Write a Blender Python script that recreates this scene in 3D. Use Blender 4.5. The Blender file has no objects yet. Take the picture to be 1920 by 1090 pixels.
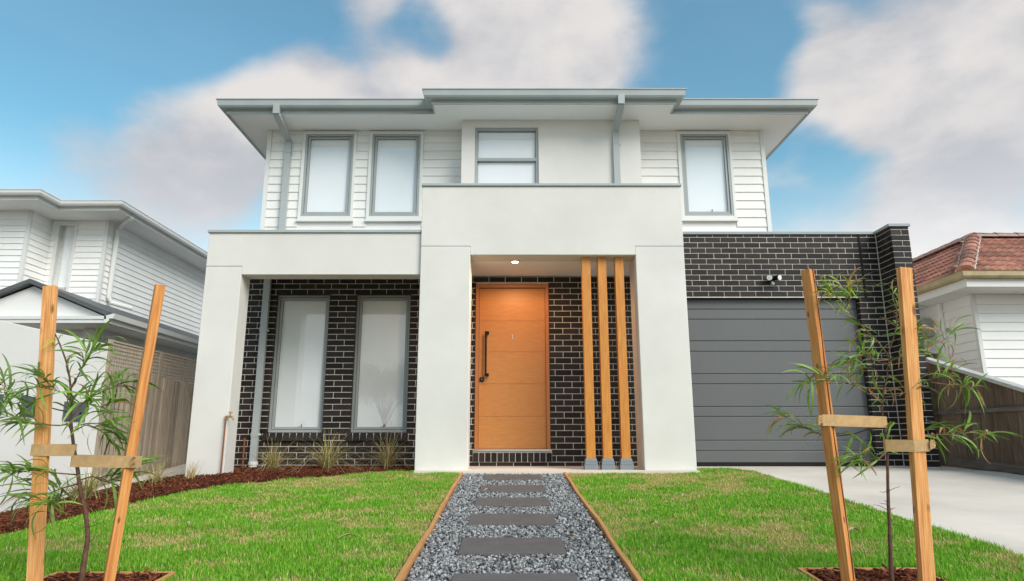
import bpy, bmesh, math, random
import numpy as np
from mathutils import Matrix, Vector, Euler
random.seed(7); rng = np.random.default_rng(11)
R = math.radians
sc = bpy.context.scene
COL = sc.collection

# ------------------------------------------------------------------ camera
cam_d = bpy.data.cameras.new('camera'); cam = bpy.data.objects.new('camera', cam_d); COL.objects.link(cam)
cam_d.sensor_width = 36.0; cam_d.lens = 23.27; cam_d.shift_x = 7 / 1920
cam_d.clip_start = 0.05; cam_d.clip_end = 2000
cam.location = (0, 0, 0.394); cam.rotation_euler = (R(90) + math.atan(275 / 1241), 0, 0)
sc.camera = cam

# ------------------------------------------------------------------ sky, sun, exposure
SUN_EL, SUN_AZ = 36, 138          # the sun stands behind the photographer, to the right, veiled by cloud
w = bpy.data.worlds.new('World'); sc.world = w; w.use_nodes = True
nt = w.node_tree; nt.nodes.clear()
def N(tree, typ, **kw):
    n = tree.nodes.new(typ)
    for k, v in kw.items():
        if k.startswith('i_'): n.inputs[k[2:].replace('_', ' ')].default_value = v
        else: setattr(n, k, v)
    return n
def Lk(tree, a, b): tree.links.new(a, b)
def M_(tree, op, a, b=None, clamp=False):
    n = tree.nodes.new('ShaderNodeMath'); n.operation = op; n.use_clamp = clamp
    for i, x in enumerate((a, b)):
        if x is None: continue
        if isinstance(x, (int, float)): n.inputs[i].default_value = x
        else: tree.links.new(x, n.inputs[i])
    return n.outputs[0]
out = N(nt, 'ShaderNodeOutputWorld'); bg = N(nt, 'ShaderNodeBackground'); Lk(nt, bg.outputs[0], out.inputs[0])
bg.inputs['Strength'].default_value = 0.12
sky = N(nt, 'ShaderNodeTexSky', sky_type='NISHITA', sun_disc=False, sun_elevation=R(SUN_EL), sun_rotation=R(SUN_AZ), air_density=1.3, dust_density=0.4, ozone_density=2.5)
tc = N(nt, 'ShaderNodeTexCoord')
mp = N(nt, 'ShaderNodeMapping'); mp.inputs['Scale'].default_value = (1, 1, 1.7); mp.inputs['Location'].default_value = (3.1, 1.7, .4); Lk(nt, tc.outputs['Generated'], mp.inputs[0])
nz = N(nt, 'ShaderNodeTexNoise', i_Scale=3.0, i_Detail=10.0, i_Roughness=0.53); nz.inputs['Distortion'].default_value = 0.15; Lk(nt, mp.outputs[0], nz.inputs['Vector'])
acc = M_(nt, 'ADD', M_(nt, 'MULTIPLY', M_(nt, 'SUBTRACT', nz.outputs['Fac'], .5), 1.5), .5)
def skydir(u, v):      # azimuth from straight ahead (right positive) and elevation, degrees
    return Vector((math.sin(R(u)) * math.cos(R(v)), math.cos(R(u)) * math.cos(R(v)), math.sin(R(v))))
# cloud banks and blue gaps: azimuth, elevation, radius in degrees, weight
for az, el, rad, wt in ((-30, 20, 6, .22), (-26, 23, 4, .24), (-22, 26, 3.5, .22), (-36, 16, 6, .18), (-19.5, 28, 3.5, .24), (-13, 29.5, 4.5, .22), (-5, 31, 4.5, .18), (2.4, 31, 4.5, .18), (9, 30, 3.5, .14),
                        (-2.8, 36, 3.5, .18), (7.6, 33.6, 3.5, .2), (-14, 36, 2, .14), (28.5, 26, 3.5, .24), (32, 28, 4.5, .26), (38, 27, 5.5, .26), (41, 23, 4.5, .2), (34, 24.5, 4, .2), (34, 18.5, 4, .14), (38, 18, 4, .16), (39, 14, 6, .16), (28, 17, 3, .08),
                        (-38, 26, 9, -.24), (-31, 29, 6, -.24), (-24, 33, 6, -.28), (-14, 33, 2.5, -.12), (-42, 19, 4, -.1), (-7, 34, 2.2, -.16), (-9, 33.6, 2.2, -.2), (0, 33.4, 1.9, -.16), (17, 32, 6, -.28), (21.6, 28, 4, -.22), (25, 21, 4, -.2), (29, 22.2, 2.6, -.16), (34, 21.6, 2, -.14), (34, 33, 3, -.16)):
    d = N(nt, 'ShaderNodeVectorMath', operation='DOT_PRODUCT'); Lk(nt, tc.outputs['Generated'], d.inputs[0]); d.inputs[1].default_value = skydir(az, el)
    mr = N(nt, 'ShaderNodeMapRange', interpolation_type='SMOOTHERSTEP'); Lk(nt, d.outputs['Value'], mr.inputs[0])
    mr.inputs[1].default_value = math.cos(R(rad * 1.8)); mr.inputs[2].default_value = 1.0; mr.inputs[3].default_value = 0; mr.inputs[4].default_value = wt
    acc = M_(nt, 'ADD', acc, mr.outputs[0])
mask = N(nt, 'ShaderNodeMapRange', interpolation_type='SMOOTHSTEP'); Lk(nt, acc, mask.inputs[0])
mask.inputs[1].default_value = 0.38; mask.inputs[2].default_value = 0.86; mask.inputs[3].default_value = 0.05; mask.inputs[4].default_value = 0.97
# thick parts go grey underneath, margins and tops stay bright: compare with the cloud field sampled a little higher up
nz2 = N(nt, 'ShaderNodeTexNoise', i_Scale=3.0, i_Detail=10.0, i_Roughness=0.53); nz2.inputs['Distortion'].default_value = 0.15
up = N(nt, 'ShaderNodeVectorMath', operation='ADD'); Lk(nt, mp.outputs[0], up.inputs[0]); up.inputs[1].default_value = (.02, .0, .10); Lk(nt, up.outputs[0], nz2.inputs['Vector'])
lit = N(nt, 'ShaderNodeMapRange', interpolation_type='SMOOTHSTEP'); Lk(nt, M_(nt, 'SUBTRACT', nz.outputs['Fac'], nz2.outputs['Fac']), lit.inputs[0])
lit.inputs[1].default_value = -.14; lit.inputs[2].default_value = .16
cr = N(nt, 'ShaderNodeMix', data_type='RGBA'); Lk(nt, lit.outputs[0], cr.inputs[0]); cr.inputs[6].default_value = (1.72, 1.76, 1.90, 1); cr.inputs[7].default_value = (2.7, 2.57, 2.5, 1)
tint = N(nt, 'ShaderNodeMix', data_type='RGBA', blend_type='MULTIPLY'); tint.inputs[0].default_value = 1
Lk(nt, sky.outputs[0], tint.inputs[6]); tint.inputs[7].default_value = (.38, .595, .55, 1)
mix = N(nt, 'ShaderNodeMix', data_type='RGBA'); Lk(nt, mask.outputs[0], mix.inputs[0]); Lk(nt, tint.outputs[2], mix.inputs[6]); Lk(nt, cr.outputs[2], mix.inputs[7])
# pale haze towards the horizon, the same all round
sz = N(nt, 'ShaderNodeSeparateXYZ'); Lk(nt, tc.outputs['Generated'], sz.inputs[0])
hz = N(nt, 'ShaderNodeMapRange', interpolation_type='SMOOTHSTEP'); Lk(nt, sz.outputs['Z'], hz.inputs[0]); hz.inputs[1].default_value = .40; hz.inputs[2].default_value = .06; hz.inputs[3].default_value = 0; hz.inputs[4].default_value = .85
mx2 = N(nt, 'ShaderNodeMix', data_type='RGBA'); Lk(nt, hz.outputs[0], mx2.inputs[0]); Lk(nt, mix.outputs[2], mx2.inputs[6]); mx2.inputs[7].default_value = (3.7, 3.75, 3.8, 1)
Lk(nt, mx2.outputs[2], bg.inputs[0])

sd = bpy.data.lights.new('sun', 'SUN'); sd.energy = 1.3; sd.angle = R(36); sd.color = (1, .925, .85)
sun = bpy.data.objects.new('sun', sd); COL.objects.link(sun)
sdir = Vector((math.sin(R(SUN_AZ)) * math.cos(R(SUN_EL)), math.cos(R(SUN_AZ)) * math.cos(R(SUN_EL)), math.sin(R(SUN_EL))))
sun.rotation_euler = sdir.to_track_quat('Z', 'Y').to_euler(); sun.location = (0, -5, 12)
vs = sc.view_settings; vs.view_transform = 'Standard'; vs.look = 'None'; vs.gamma = 1; vs.exposure = 1.33; vs.use_curve_mapping = False

# ------------------------------------------------------------------ materials
def mat(name, col, rough=.6, var=.0, vscale=3.0, bump=0., bscale=60., stretch=None, col2=None, objrand=0., metal=0., attr=None, spec=.5, transl=0., knots=0.):
    m = bpy.data.materials.new(name); m.use_nodes = True; t = m.node_tree; b = t.nodes['Principled BSDF']
    b.inputs['Roughness'].default_value = rough; b.inputs['Metallic'].default_value = metal; b.inputs['Specular IOR Level'].default_value = spec
    b.inputs['Base Color'].default_value = (*col, 1)
    c = N(t, 'ShaderNodeTexCoord'); vec = c.outputs['Object']
    if stretch:
        mpn = N(t, 'ShaderNodeMapping'); mpn.inputs['Scale'].default_value = stretch; Lk(t, vec, mpn.inputs[0]); vec = mpn.outputs[0]
        if objrand or col2:
            oi0 = N(t, 'ShaderNodeObjectInfo'); cx = N(t, 'ShaderNodeCombineXYZ'); mm = M_(t, 'MULTIPLY', oi0.outputs['Random'], 37.0)
            for k in range(3): Lk(t, mm, cx.inputs[k])
            Lk(t, cx.outputs[0], mpn.inputs['Location'])
    src = None
    if attr:
        a = N(t, 'ShaderNodeAttribute'); a.attribute_name = attr; src = a.outputs['Color']
    if var or col2:
        n = N(t, 'ShaderNodeTexNoise', i_Scale=vscale, i_Detail=6.0, i_Roughness=.6); Lk(t, vec, n.inputs['Vector'])
        r = N(t, 'ShaderNodeValToRGB'); Lk(t, n.outputs['Fac'], r.inputs[0]); r.color_ramp.elements[0].position = .32; r.color_ramp.elements[1].position = .68
        c2 = col2 or tuple(min(1, x * (1 + var)) for x in col); c1 = col if col2 else tuple(x * (1 - var) for x in col)
        r.color_ramp.elements[0].color = (*c1, 1); r.color_ramp.elements[1].color = (*c2, 1)
        if src is None: src = r.outputs[0]
    if objrand:
        oi = N(t, 'ShaderNodeObjectInfo'); mr = N(t, 'ShaderNodeMapRange'); Lk(t, oi.outputs['Random'], mr.inputs[0]); mr.inputs[3].default_value = 1 - objrand; mr.inputs[4].default_value = 1 + objrand
        hm = N(t, 'ShaderNodeVectorMath', operation='SCALE'); Lk(t, mr.outputs[0], hm.inputs['Scale'])
        if src is not None: Lk(t, src, hm.inputs[0])
        else: hm.inputs[0].default_value = col
        src = hm.outputs[0]
    if knots:
        km = N(t, 'ShaderNodeMapping'); km.inputs['Scale'].default_value = (1, 1, .4); Lk(t, c.outputs['Object'], km.inputs[0])
        vo = N(t, 'ShaderNodeTexVoronoi', i_Scale=knots); Lk(t, km.outputs[0], vo.inputs['Vector'])
        kr = N(t, 'ShaderNodeMapRange', interpolation_type='SMOOTHSTEP'); Lk(t, vo.outputs['Distance'], kr.inputs[0]); kr.inputs[1].default_value = .10; kr.inputs[2].default_value = .24; kr.inputs[3].default_value = .75; kr.inputs[4].default_value = 0
        kn = N(t, 'ShaderNodeTexNoise', i_Scale=6.0); Lk(t, c.outputs['Object'], kn.inputs['Vector']); kg = M_(t, 'MULTIPLY', kr.outputs[0], M_(t, 'GREATER_THAN', kn.outputs['Fac'], .5))
        kx = N(t, 'ShaderNodeMix', data_type='RGBA'); Lk(t, kg, kx.inputs[0]); Lk(t, src, kx.inputs[6]); kx.inputs[7].default_value = (.10, .03, .012, 1); src = kx.outputs[2]
    if src is not None: Lk(t, src, b.inputs['Base Color'])
    if bump:
        nb = N(t, 'ShaderNodeTexNoise', i_Scale=bscale, i_Detail=5.0, i_Roughness=.6); Lk(t, vec, nb.inputs['Vector'])
        bp = N(t, 'ShaderNodeBump', i_Strength=bump, i_Distance=.01); Lk(t, nb.outputs['Fac'], bp.inputs['Height']); Lk(t, bp.outputs[0], b.inputs['Normal'])
    if transl:
        tr = N(t, 'ShaderNodeBsdfTranslucent'); ms = N(t, 'ShaderNodeMixShader'); ms.inputs[0].default_value = transl
        if src is not None: Lk(t, src, tr.inputs[0])
        else: tr.inputs[0].default_value = (*col, 1)
        o = t.nodes['Material Output']; Lk(t, b.outputs[0], ms.inputs[1]); Lk(t, tr.outputs[0], ms.inputs[2]); Lk(t, ms.outputs[0], o.inputs[0])
    return m
def glass(name, tintc=(.97, .98, .98)):
    m = bpy.data.materials.new(name); m.use_nodes = True; t = m.node_tree; t.nodes.remove(t.nodes['Principled BSDF'])
    fr = N(t, 'ShaderNodeFresnel'); geo = N(t, 'ShaderNodeNewGeometry')      # a thin sheet: the same reflectance from both sides
    ior = N(t, 'ShaderNodeMapRange'); Lk(t, geo.outputs['Backfacing'], ior.inputs[0]); ior.inputs[3].default_value = 2.1; ior.inputs[4].default_value = 1 / 2.1; Lk(t, ior.outputs[0], fr.inputs['IOR'])
    tr = N(t, 'ShaderNodeBsdfTransparent'); tr.inputs[0].default_value = (*tintc, 1)
    gl = N(t, 'ShaderNodeBsdfGlossy'); gl.inputs['Roughness'].default_value = .01
    ms = N(t, 'ShaderNodeMixShader'); Lk(t, fr.outputs[0], ms.inputs[0]); Lk(t, tr.outputs[0], ms.inputs[1]); Lk(t, gl.outputs[0], ms.inputs[2]); Lk(t, ms.outputs[0], t.nodes['Material Output'].inputs[0])
    return m
def emis(name, col, s):
    m = bpy.data.materials.new(name); m.use_nodes = True; t = m.node_tree; b = t.nodes['Principled BSDF']
    b.inputs['Emission Color'].default_value = (*col, 1); b.inputs['Emission Strength'].default_value = s
    return m
MT = dict(
    render=mat('render_paint', (.735, .708, .66), .85, .055, 1.1, .3, 240),
    board=mat('weatherboard_paint', (.80, .79, .755), .55, .03, 2.0, .05, 80),
    soffit=mat('soffit_paint', (.90, .89, .87), .7, .02, 1.0),
    trim=mat('trim_paint', (.75, .745, .715), .5, .02, 2.0),
    grey=mat('grey_steel_paint', (.40, .435, .43), .38, .06, 2.0),
    greydark=mat('grey_flashing', (.30, .33, .34), .4, .05, 2.0),
    frame=mat('grey_aluminium', (.36, .385, .38), .35, .04, 5.0),
    seal=mat('window_seal', (.02, .022, .022), .5),
    glass=glass('window_glass'),
    blind=mat('roller_blind', (.97, .975, .99), .8, .015, 2.0),
    mortar=mat('mortar', (.76, .71, .63), .9, .12, 20, .4, 200),
    brick=mat('dark_brick', (.024, .018, .016), .55, .25, 14, .35, 160, objrand=.5, spec=.25),
    brickj=mat('dark_brick_joined', (.024, .018, .016), .55, .0, 14, .35, 160, spec=.25, attr='Col'),
    door=mat('door_veneer', (.50, .19, .042), .42, .0, 5.0, .06, 60, (1.6, 1, 38), (.64, .28, .075)),
    dframe=mat('door_frame_timber', (.42, .145, .04), .4, .0, 5.0, .06, 60, (30, 30, 1.2), (.54, .21, .065)),
    post=mat('oiled_timber', (.50, .165, .02), .42, .0, 4.0, .08, 60, (26, 26, 1.1), (.72, .31, .055)),
    stake=mat('hardwood_stake', (.62, .20, .04), .75, .0, 3.2, .35, 60, (34, 34, 1.3), (.94, .52, .20), objrand=.08, knots=14),
    stakered=mat('hardwood_stake_red', (.52, .15, .028), .75, .0, 3.2, .35, 60, (34, 34, 1.0), (.84, .40, .12), knots=26),
    crack=mat('stake_gum_streak', (.09, .02, .008), .7),
    black=mat('black_metal', (.010, .010, .010), .6, spec=.2),
    steel=mat('brushed_steel', (.62, .62, .60), .3, metal=.9),
    shoe=mat('post_shoe_steel', (.20, .225, .24), .45, .05, 8),
    garage=mat('garage_door_steel', (.115, .12, .122), .42, .05, 1.0, .06, 300),
    concrete=mat('concrete', (.72, .64, .545), .85, .13, .9, .3, 120),
    paver=mat('bluestone_paver', (.118, .108, .102), .7, .12, 9, .3, 260),
    soil=mat('soil', (.10, .075, .045), .95, .3, 6, .5, 40),
    lawnsoil=mat('lawn_thatch', (.20, .17, .06), .95, .0, 1.5, .6, 90, None, (.16, .22, .04)),
    grass=mat('grass_blades', (.1, .3, .04), .6, attr='Col', transl=.3, spec=.25),
    gravelbase=mat('gravel_base', (.06, .064, .067), .95, .3, 60, .6, 80),
    gravel=mat('crushed_bluestone', (.2, .2, .2), .7, attr='Col', spec=.3),
    mulchbase=mat('mulch_base', (.05, .018, .012), .95, .5, 30, .8, 60),
    mulch=mat('mulch_chips', (.1, .03, .02), .85, attr='Col', spec=.2),
    tussock=mat('tussock_blades', (.4, .3, .1), .7, attr='Col', transl=.2, spec=.2),
    edging=mat('treated_pine', (.50, .22, .07), .8, .0, 3.0, .3, 60, (20, 1.3, 20), (.66, .34, .12)),
    tie=mat('hessian_tie', (.74, .47, .225), .9, .12, 30, .8, 380),
    bark=mat('sapling_bark', (.13, .06, .04), .85, .4, 30, .6, 90),
    twig=mat('sapling_twig', (.16, .085, .045), .8, .3, 30),
    leaf=mat('leaf', (.19, .33, .045), .42, .3, 8, objrand=.45, transl=.25),
    leafnew=mat('leaf_new', (.38, .46, .035), .45, .3, 8, objrand=.25, transl=.3),
    leafdry=mat('leaf_dry', (.48, .27, .10), .6, .3, 8, objrand=.25, transl=.2),
    paling=mat('weathered_paling', (.25, .19, .135), .9, .0, 4.0, .4, 60, (30, 30, 1.0), (.52, .43, .33), objrand=.32),
    oldpaling=mat('old_brown_paling', (.075, .048, .032), .85, .0, 3.0, .5, 60, (24, 24, 1.2), (.25, .17, .11), objrand=.25),
    capping=mat('silvered_capping', (.42, .40, .36), .85, .0, 3.0, .4, 60, (24, 1.2, 24), (.66, .64, .60)),
    greyrail=mat('silvered_rail', (.09, .07, .055), .85, .0, 3.0, .4, 60, (24, 1.2, 24), (.2, .165, .135)),
    nwhite=mat('neighbour_paint', (.90, .89, .86), .6, .03, 2.0),
    nrender=mat('neighbour_render', (.82, .805, .775), .85, .03, 1.2, .2, 200),
    nroof=mat('dark_metal_roof', (.10, .105, .11), .5, .08, 3.0),
    meter=mat('meter_box_grey', (.105, .115, .13), .45, .05, 4),
    tile=mat('terracotta_tile', (.36, .105, .06), .7, .0, 11.0, .4, 80, None, (.50, .27, .185), objrand=.4),
    pointing=mat('ridge_pointing', (.55, .50, .45), .9, .1, 20),
    ngutter=mat('old_cream_gutter', (.46, .36, .20), .6, .2, 5.0),
    copper=mat('copper_pipe', (.30, .105, .045), .45, .2, 20, metal=.4),
    brass=mat('brass_tap', (.55, .36, .14), .35, metal=.9),
    pvc=mat('white_pvc', (.78, .78, .76), .4),
    lamp=emis('downlight_glow', (1, .72, .42), 9),
    white=mat('white_plastic', (.75, .75, .74), .4),
    deadleaf=mat('dead_leaf', (.55, .42, .28), .8, .2, 20),
    asphalt=mat('asphalt', (.05, .05, .052), .9, .2, 10, .4, 200),
    crown=mat('street_tree_foliage', (.05, .09, .025), .6, .3, 4, transl=.2),
)

# ------------------------------------------------------------------ helpers
I4 = Matrix.Identity(4)
def W(o): return ((W(o.parent) @ o.matrix_parent_inverse) if o.parent else I4) @ o.matrix_basis
def setp(o, p):
    if p is not None:
        o.parent = p; o.matrix_parent_inverse = W(p).inverted()
def tag(o, label=None, cat=None, group=None, kind=None):
    for k, v in (('label', label), ('category', cat), ('group', group), ('kind', kind)):
        if v: o[k] = v
    return o
def empty(name, loc, label, cat, group=None):
    o = bpy.data.objects.new(name, None); COL.objects.link(o); o.location = loc; o.empty_display_size = .2
    return tag(o, label, cat, group)
def inst(name, me, parent=None, M=None):
    o = bpy.data.objects.new(name, me); COL.objects.link(o)
    if M is not None: o.matrix_basis = M
    setp(o, parent)
    return o
class MB:
    def __init__(s): s.v = []; s.f = []
    def box(s, x0, x1, y0, y1, z0, z1):
        n = len(s.v); s.v += [(x0, y0, z0), (x1, y0, z0), (x1, y1, z0), (x0, y1, z0), (x0, y0, z1), (x1, y0, z1), (x1, y1, z1), (x0, y1, z1)]
        s.f += [tuple(n + i for i in q) for q in ((0, 3, 2, 1), (4, 5, 6, 7), (0, 1, 5, 4), (1, 2, 6, 5), (2, 3, 7, 6), (3, 0, 4, 7))]; return s
    def poly(s, pts):
        n = len(s.v); s.v += [tuple(p) for p in pts]; s.f.append(tuple(range(n, n + len(pts)))); return s
    def prism(s, pts, vec):     # polygon extruded by a vector
        n = len(s.v); k = len(pts); vec = Vector(vec)
        s.v += [tuple(p) for p in pts] + [tuple(Vector(p) + vec) for p in pts]
        s.f.append(tuple(range(n, n + k))); s.f.append(tuple(range(n + 2 * k - 1, n + k - 1, -1)))
        for i in range(k): s.f.append((n + i, n + k + i, n + k + (i + 1) % k, n + (i + 1) % k))
        return s
    def tube(s, pts, rad, k=6, cap=True):
        pts = [Vector(p) for p in pts]; n0 = len(s.v)
        rads = rad if isinstance(rad, (list, tuple)) else [rad] * len(pts)
        up = Vector((0.13, 0.2, 1)).normalized(); prev = None
        for i, p in enumerate(pts):
            d = (pts[min(i + 1, len(pts) - 1)] - pts[max(i - 1, 0)]).normalized()
            a = prev if prev is not None else (d.cross(up) if abs(d.dot(up)) < .95 else d.cross(Vector((1, 0, 0))))
            a = (a - d * a.dot(d)).normalized(); prev = a; b = d.cross(a)
            for j in range(k):
                t = 2 * math.pi * j / k; s.v.append(tuple(p + (a * math.cos(t) + b * math.sin(t)) * rads[i]))
        for i in range(len(pts) - 1):
            for j in range(k): s.f.append((n0 + i * k + j, n0 + i * k + (j + 1) % k, n0 + (i + 1) * k + (j + 1) % k, n0 + (i + 1) * k + j))
        if cap: s.f.append(tuple(range(n0 + k - 1, n0 - 1, -1))); e = n0 + (len(pts) - 1) * k; s.f.append(tuple(range(e, e + k)))
        return s
    def mesh(s, name, m, smooth=False, fix=True):
        me = bpy.data.meshes.new(name); me.from_pydata(s.v, [], s.f); me.materials.append(MT[m] if isinstance(m, str) else m)
        if fix:
            bm = bmesh.new(); bm.from_mesh(me); bmesh.ops.recalc_face_normals(bm, faces=bm.faces); bm.to_mesh(me); bm.free()
        if smooth: me.polygons.foreach_set('use_smooth', [True] * len(me.polygons))
        me.update(); return me
    def build(s, name, m, parent=None, smooth=False, bevel=0., M=None, fix=True):
        o = inst(name, s.mesh(name, m, smooth, fix), parent, M)
        if bevel:
            b = o.modifiers.new('bevel', 'BEVEL'); b.width = bevel; b.segments = 2; b.limit_method = 'ANGLE'
        return o
def box(name, m, parent, *a, bevel=0.): return MB().box(*a).build(name, m, parent, bevel=bevel)
def sweep(path, prof, closed_prof=True):
    """profile points (outward, z) swept along a plan polyline with mitred corners"""
    mb = MB(); P = [Vector(p) for p in path]; k = len(prof)
    for i, p in enumerate(P):
        ns = []
        if i > 0: d = (p - P[i - 1]).normalized(); ns.append(Vector((d.y, -d.x)))
        if i < len(P) - 1: d = (P[i + 1] - p).normalized(); ns.append(Vector((d.y, -d.x)))
        n = ns[0] if len(ns) == 1 else (ns[0] + ns[1]) / (1 + ns[0].dot(ns[1]))
        for o_, z in prof: mb.v.append((p.x + n.x * o_, p.y + n.y * o_, z))
    for i in range(len(P) - 1):
        for j in range(k if closed_prof else k - 1): mb.f.append((i * k + j, i * k + (j + 1) % k, (i + 1) * k + (j + 1) % k, (i + 1) * k + j))
    if closed_prof: mb.f.append(tuple(range(k))); mb.f.append(tuple(range((len(P) - 1) * k, len(P) * k)))
    return mb

# ------------------------------------------------------------------ ground
def gz(x, y):
    x = np.asarray(x, float); y = np.asarray(y, float)
    z = -.03 - .065 * np.clip(8.4 - np.maximum(y, -1.5), 0, None)
    t = np.clip((-2.5 - x) / 2.6, 0, 1.15)
    d = .25 * t ** 1.8 * np.clip(1 - (y - 8.0) / 2.6, 0, 1)
    return z - d
def gzf(x, y): return float(gz(x, y))
def sheet(name, m, xl, xr, ys, nx, off, kind='structure', wob=0.):
    """ground-following sheet between two edge functions of y"""
    mb = MB()
    for y in ys:
        a, b = xl(y), xr(y)
        for i in range(nx + 1):
            x = a + (b - a) * i / nx; mb.v.append((x, y, gzf(x, y) + off))
    for j in range(len(ys) - 1):
        for i in range(nx): q = j * (nx + 1) + i; mb.f.append((q, q + 1, q + nx + 2, q + nx + 1))
    o = mb.build(name, m, smooth=True); tag(o, kind=kind); return o
ys_far = [-200, -60, -20, -8, -3, -1.5, 0] + list(np.linspace(.5, 12, 47)) + [14, 18, 30, 80, 250]
xs_far = [-250, -80, -25, -12, -8, -6.5] + list(np.linspace(-5.6, -2.4, 17)) + [-1.5, 0, 3, 6, 9, 20, 80, 250]
mb = MB()
for y in ys_far:
    for x in xs_far: mb.v.append((x, y, gzf(x, y) - .03))
nx_ = len(xs_far)
for j in range(len(ys_far) - 1):
    for i in range(nx_ - 1): q = j * nx_ + i; mb.f.append((q, q + 1, q + nx_ + 1, q + nx_))
tag(mb.build('ground', 'soil', smooth=True), kind='structure')
EL = ((-30, -4.6), (0, -4.2), (4.0, -3.72), (5.0, -3.6), (5.5, -3.55), (6.16, -3.4), (6.8, -3.3), (7.05, -3.2), (7.27, -2.95), (7.5, -2.64), (7.87, -2.16), (8.2, -1.8), (8.35, -1.6), (8.45, -1.25))
def x_left(y): return float(np.interp(y, [a for a, b in EL], [b for a, b in EL]))
def x_right(y): return float(np.interp(y, [-30, 4.4, 7.9, 8.6, 8.95, 9.12, 9.2], [3.05, 3.05, 3.05, 3.04, 2.98, 2.75, 2.4]))
PX0, PX1 = -.545, .66            # inner faces of the path edging
ysl = list(np.linspace(-1.4, 8.4, 50))
sheet('lawn', 'lawnsoil', x_left, lambda y: PX0 - .03, ysl, 14, 0.0)
sheet('lawn', 'lawnsoil', lambda y: PX1 + .03 if y < 8.4 else 2.318, x_right, ysl + [8.43, 8.6, 8.8, 8.95, 9.05, 9.12], 14, 0.0)
sheet('gravel_path', 'gravelbase', lambda y: PX0, lambda y: PX1, list(np.linspace(-1.4, 8.22, 40)), 6, -.012)
sheet('driveway', 'concrete', lambda y: x_right(y) - .01 if y < 9.1 else 2.32, lambda y: 6.04, list(np.linspace(-1.4, 9.1, 42)) + [9.11, 9.5, 10.2], 8, .008)
sheet('mulch_bed', 'mulchbase', lambda y: -5.0, lambda y: x_left(y) - .0 if y < 8.45 else -1.2, list(np.linspace(2.5, 8.4, 40)) + [8.43, 8.6, 8.8, 9.0, 9.3, 9.79], 18, .004)
sheet('side_path', 'concrete', lambda y: -4.98, lambda y: float(np.interp(y, [8.1, 8.6, 9.6], [-4.85, -4.35, -3.98])), list(np.linspace(8.1, 15, 18)), 4, .03)
tag(MB().box(-1.14, 2.305, 8.24, 9.6, -.12, 0).build('porch_slab', 'concrete', bevel=.006), kind='structure')

# ------------------------------------------------------------------ the house
house = empty('house', (0, 9.0, 0), 'two storey pale rendered house with dark brick panels and timber door', 'house')
# portal frame round the entry
def rbox(name, *a, p=house): return box(name, 'render', p, *a, bevel=.008)
box('porch_ceiling', 'soffit', house, -1.10, 2.28, 8.72, 9.55, 2.731, 2.7365)
rbox('pillar', -1.152, -.50, 8.4, 8.80, -.2, 2.852)
rbox('pillar', 1.676, 2.315, 8.4, 8.88, -.2, 2.852)
mb = MB(); mb.prism([(-1.152, 8.4, 2.857), (-.50, 8.4, 2.857), (-.50, 8.4, 2.737), (1.676, 8.4, 2.737), (1.676, 8.4, 2.857), (2.315, 8.4, 2.857), (2.315, 8.4, 3.69), (-1.152, 8.4, 3.69)], (0, 1.2, 0))
mb.build('portal_beam', 'render', house, bevel=.006)
box('joint_backing', 'greydark', house, -1.14, -.51, 8.412, 8.8, 2.84, 2.87); box('joint_backing', 'greydark', house, 1.69, 2.303, 8.412, 8.87, 2.84, 2.87)
box('coping', 'grey', house, -1.165, 2.33, 8.375, 9.62, 3.694, 3.728, bevel=.003)
# left bay frame
rbox('pillar', -3.985, -3.51, 8.45, 8.76, -.5, 2.592)
mb = MB(); mb.prism([(-3.985, 8.45, 2.597), (-3.51, 8.45, 2.597), (-3.51, 8.45, 2.482), (-1.156, 8.45, 2.482), (-1.156, 8.45, 3.05), (-3.985, 8.45, 3.05)], (0, .27, 0))
mb.build('bay_beam', 'render', house, bevel=.006)
box('bay_ceiling', 'soffit', house, -3.98, -1.16, 8.721, 9.84, 2.80, 3.049)
box('coping', 'grey', house, -4.0, -1.156, 8.425, 9.88, 3.054, 3.09, bevel=.003)
# bodies behind the facade
box('ground_floor_wall', 'render', house, -3.90, -1.0, 9.95, 17, -.4, 3.05)
box('ground_floor_wall', 'render', house, -.98, 2.30, 10.0, 17, -.4, 3.60)
box('garage_side_wall', 'render', house, 5.45, 5.94, 10.0, 17, -.4, 3.46)
box('garage_roof', 'greydark', house, 2.32, 5.44, 10.06, 17, 3.30, 3.40)
box('garage_inside_wall', 'render', house, 2.33, 5.44, 12, 12.1, -.1, 3.29)

# --- brickwork: recessed mortar walls and every brick with its own edges
BRICKS = []      # (matrix, length, height, depth, parent, visibility weight)
brick_cache = {}
def brick_mesh(l, h, d=.09):
    key = (round(l, 3), round(h, 3))
    if key not in brick_cache:
        c = .003; x, z = l / 2, h / 2
        mb = MB(); mb.v = [(-x, d, -z), (x, d, -z), (x, d, z), (-x, d, z), (-x, c, -z), (x, c, -z), (x, c, z), (-x, c, z), (-x + c, 0, -z + c), (x - c, 0, -z + c), (x - c, 0, z - c), (-x + c, 0, z - c)]
        for i in range(4):
            j = (i + 1) % 4; mb.f += [(i, j, 4 + j, 4 + i), (4 + i, 4 + j, 8 + j, 8 + i)]
        mb.f += [(8, 9, 10, 11), (3, 2, 1, 0)]
        brick_cache[key] = mb
    return brick_cache[key]
BL, BH, J = .23, .076, .010
def courses(z0, z1):
    k = 0
    while z0 + k * .086 < z1 - .012:
        a = z0 + k * .086 + J; yield k, a, min(a + BH, z1); k += 1
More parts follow.
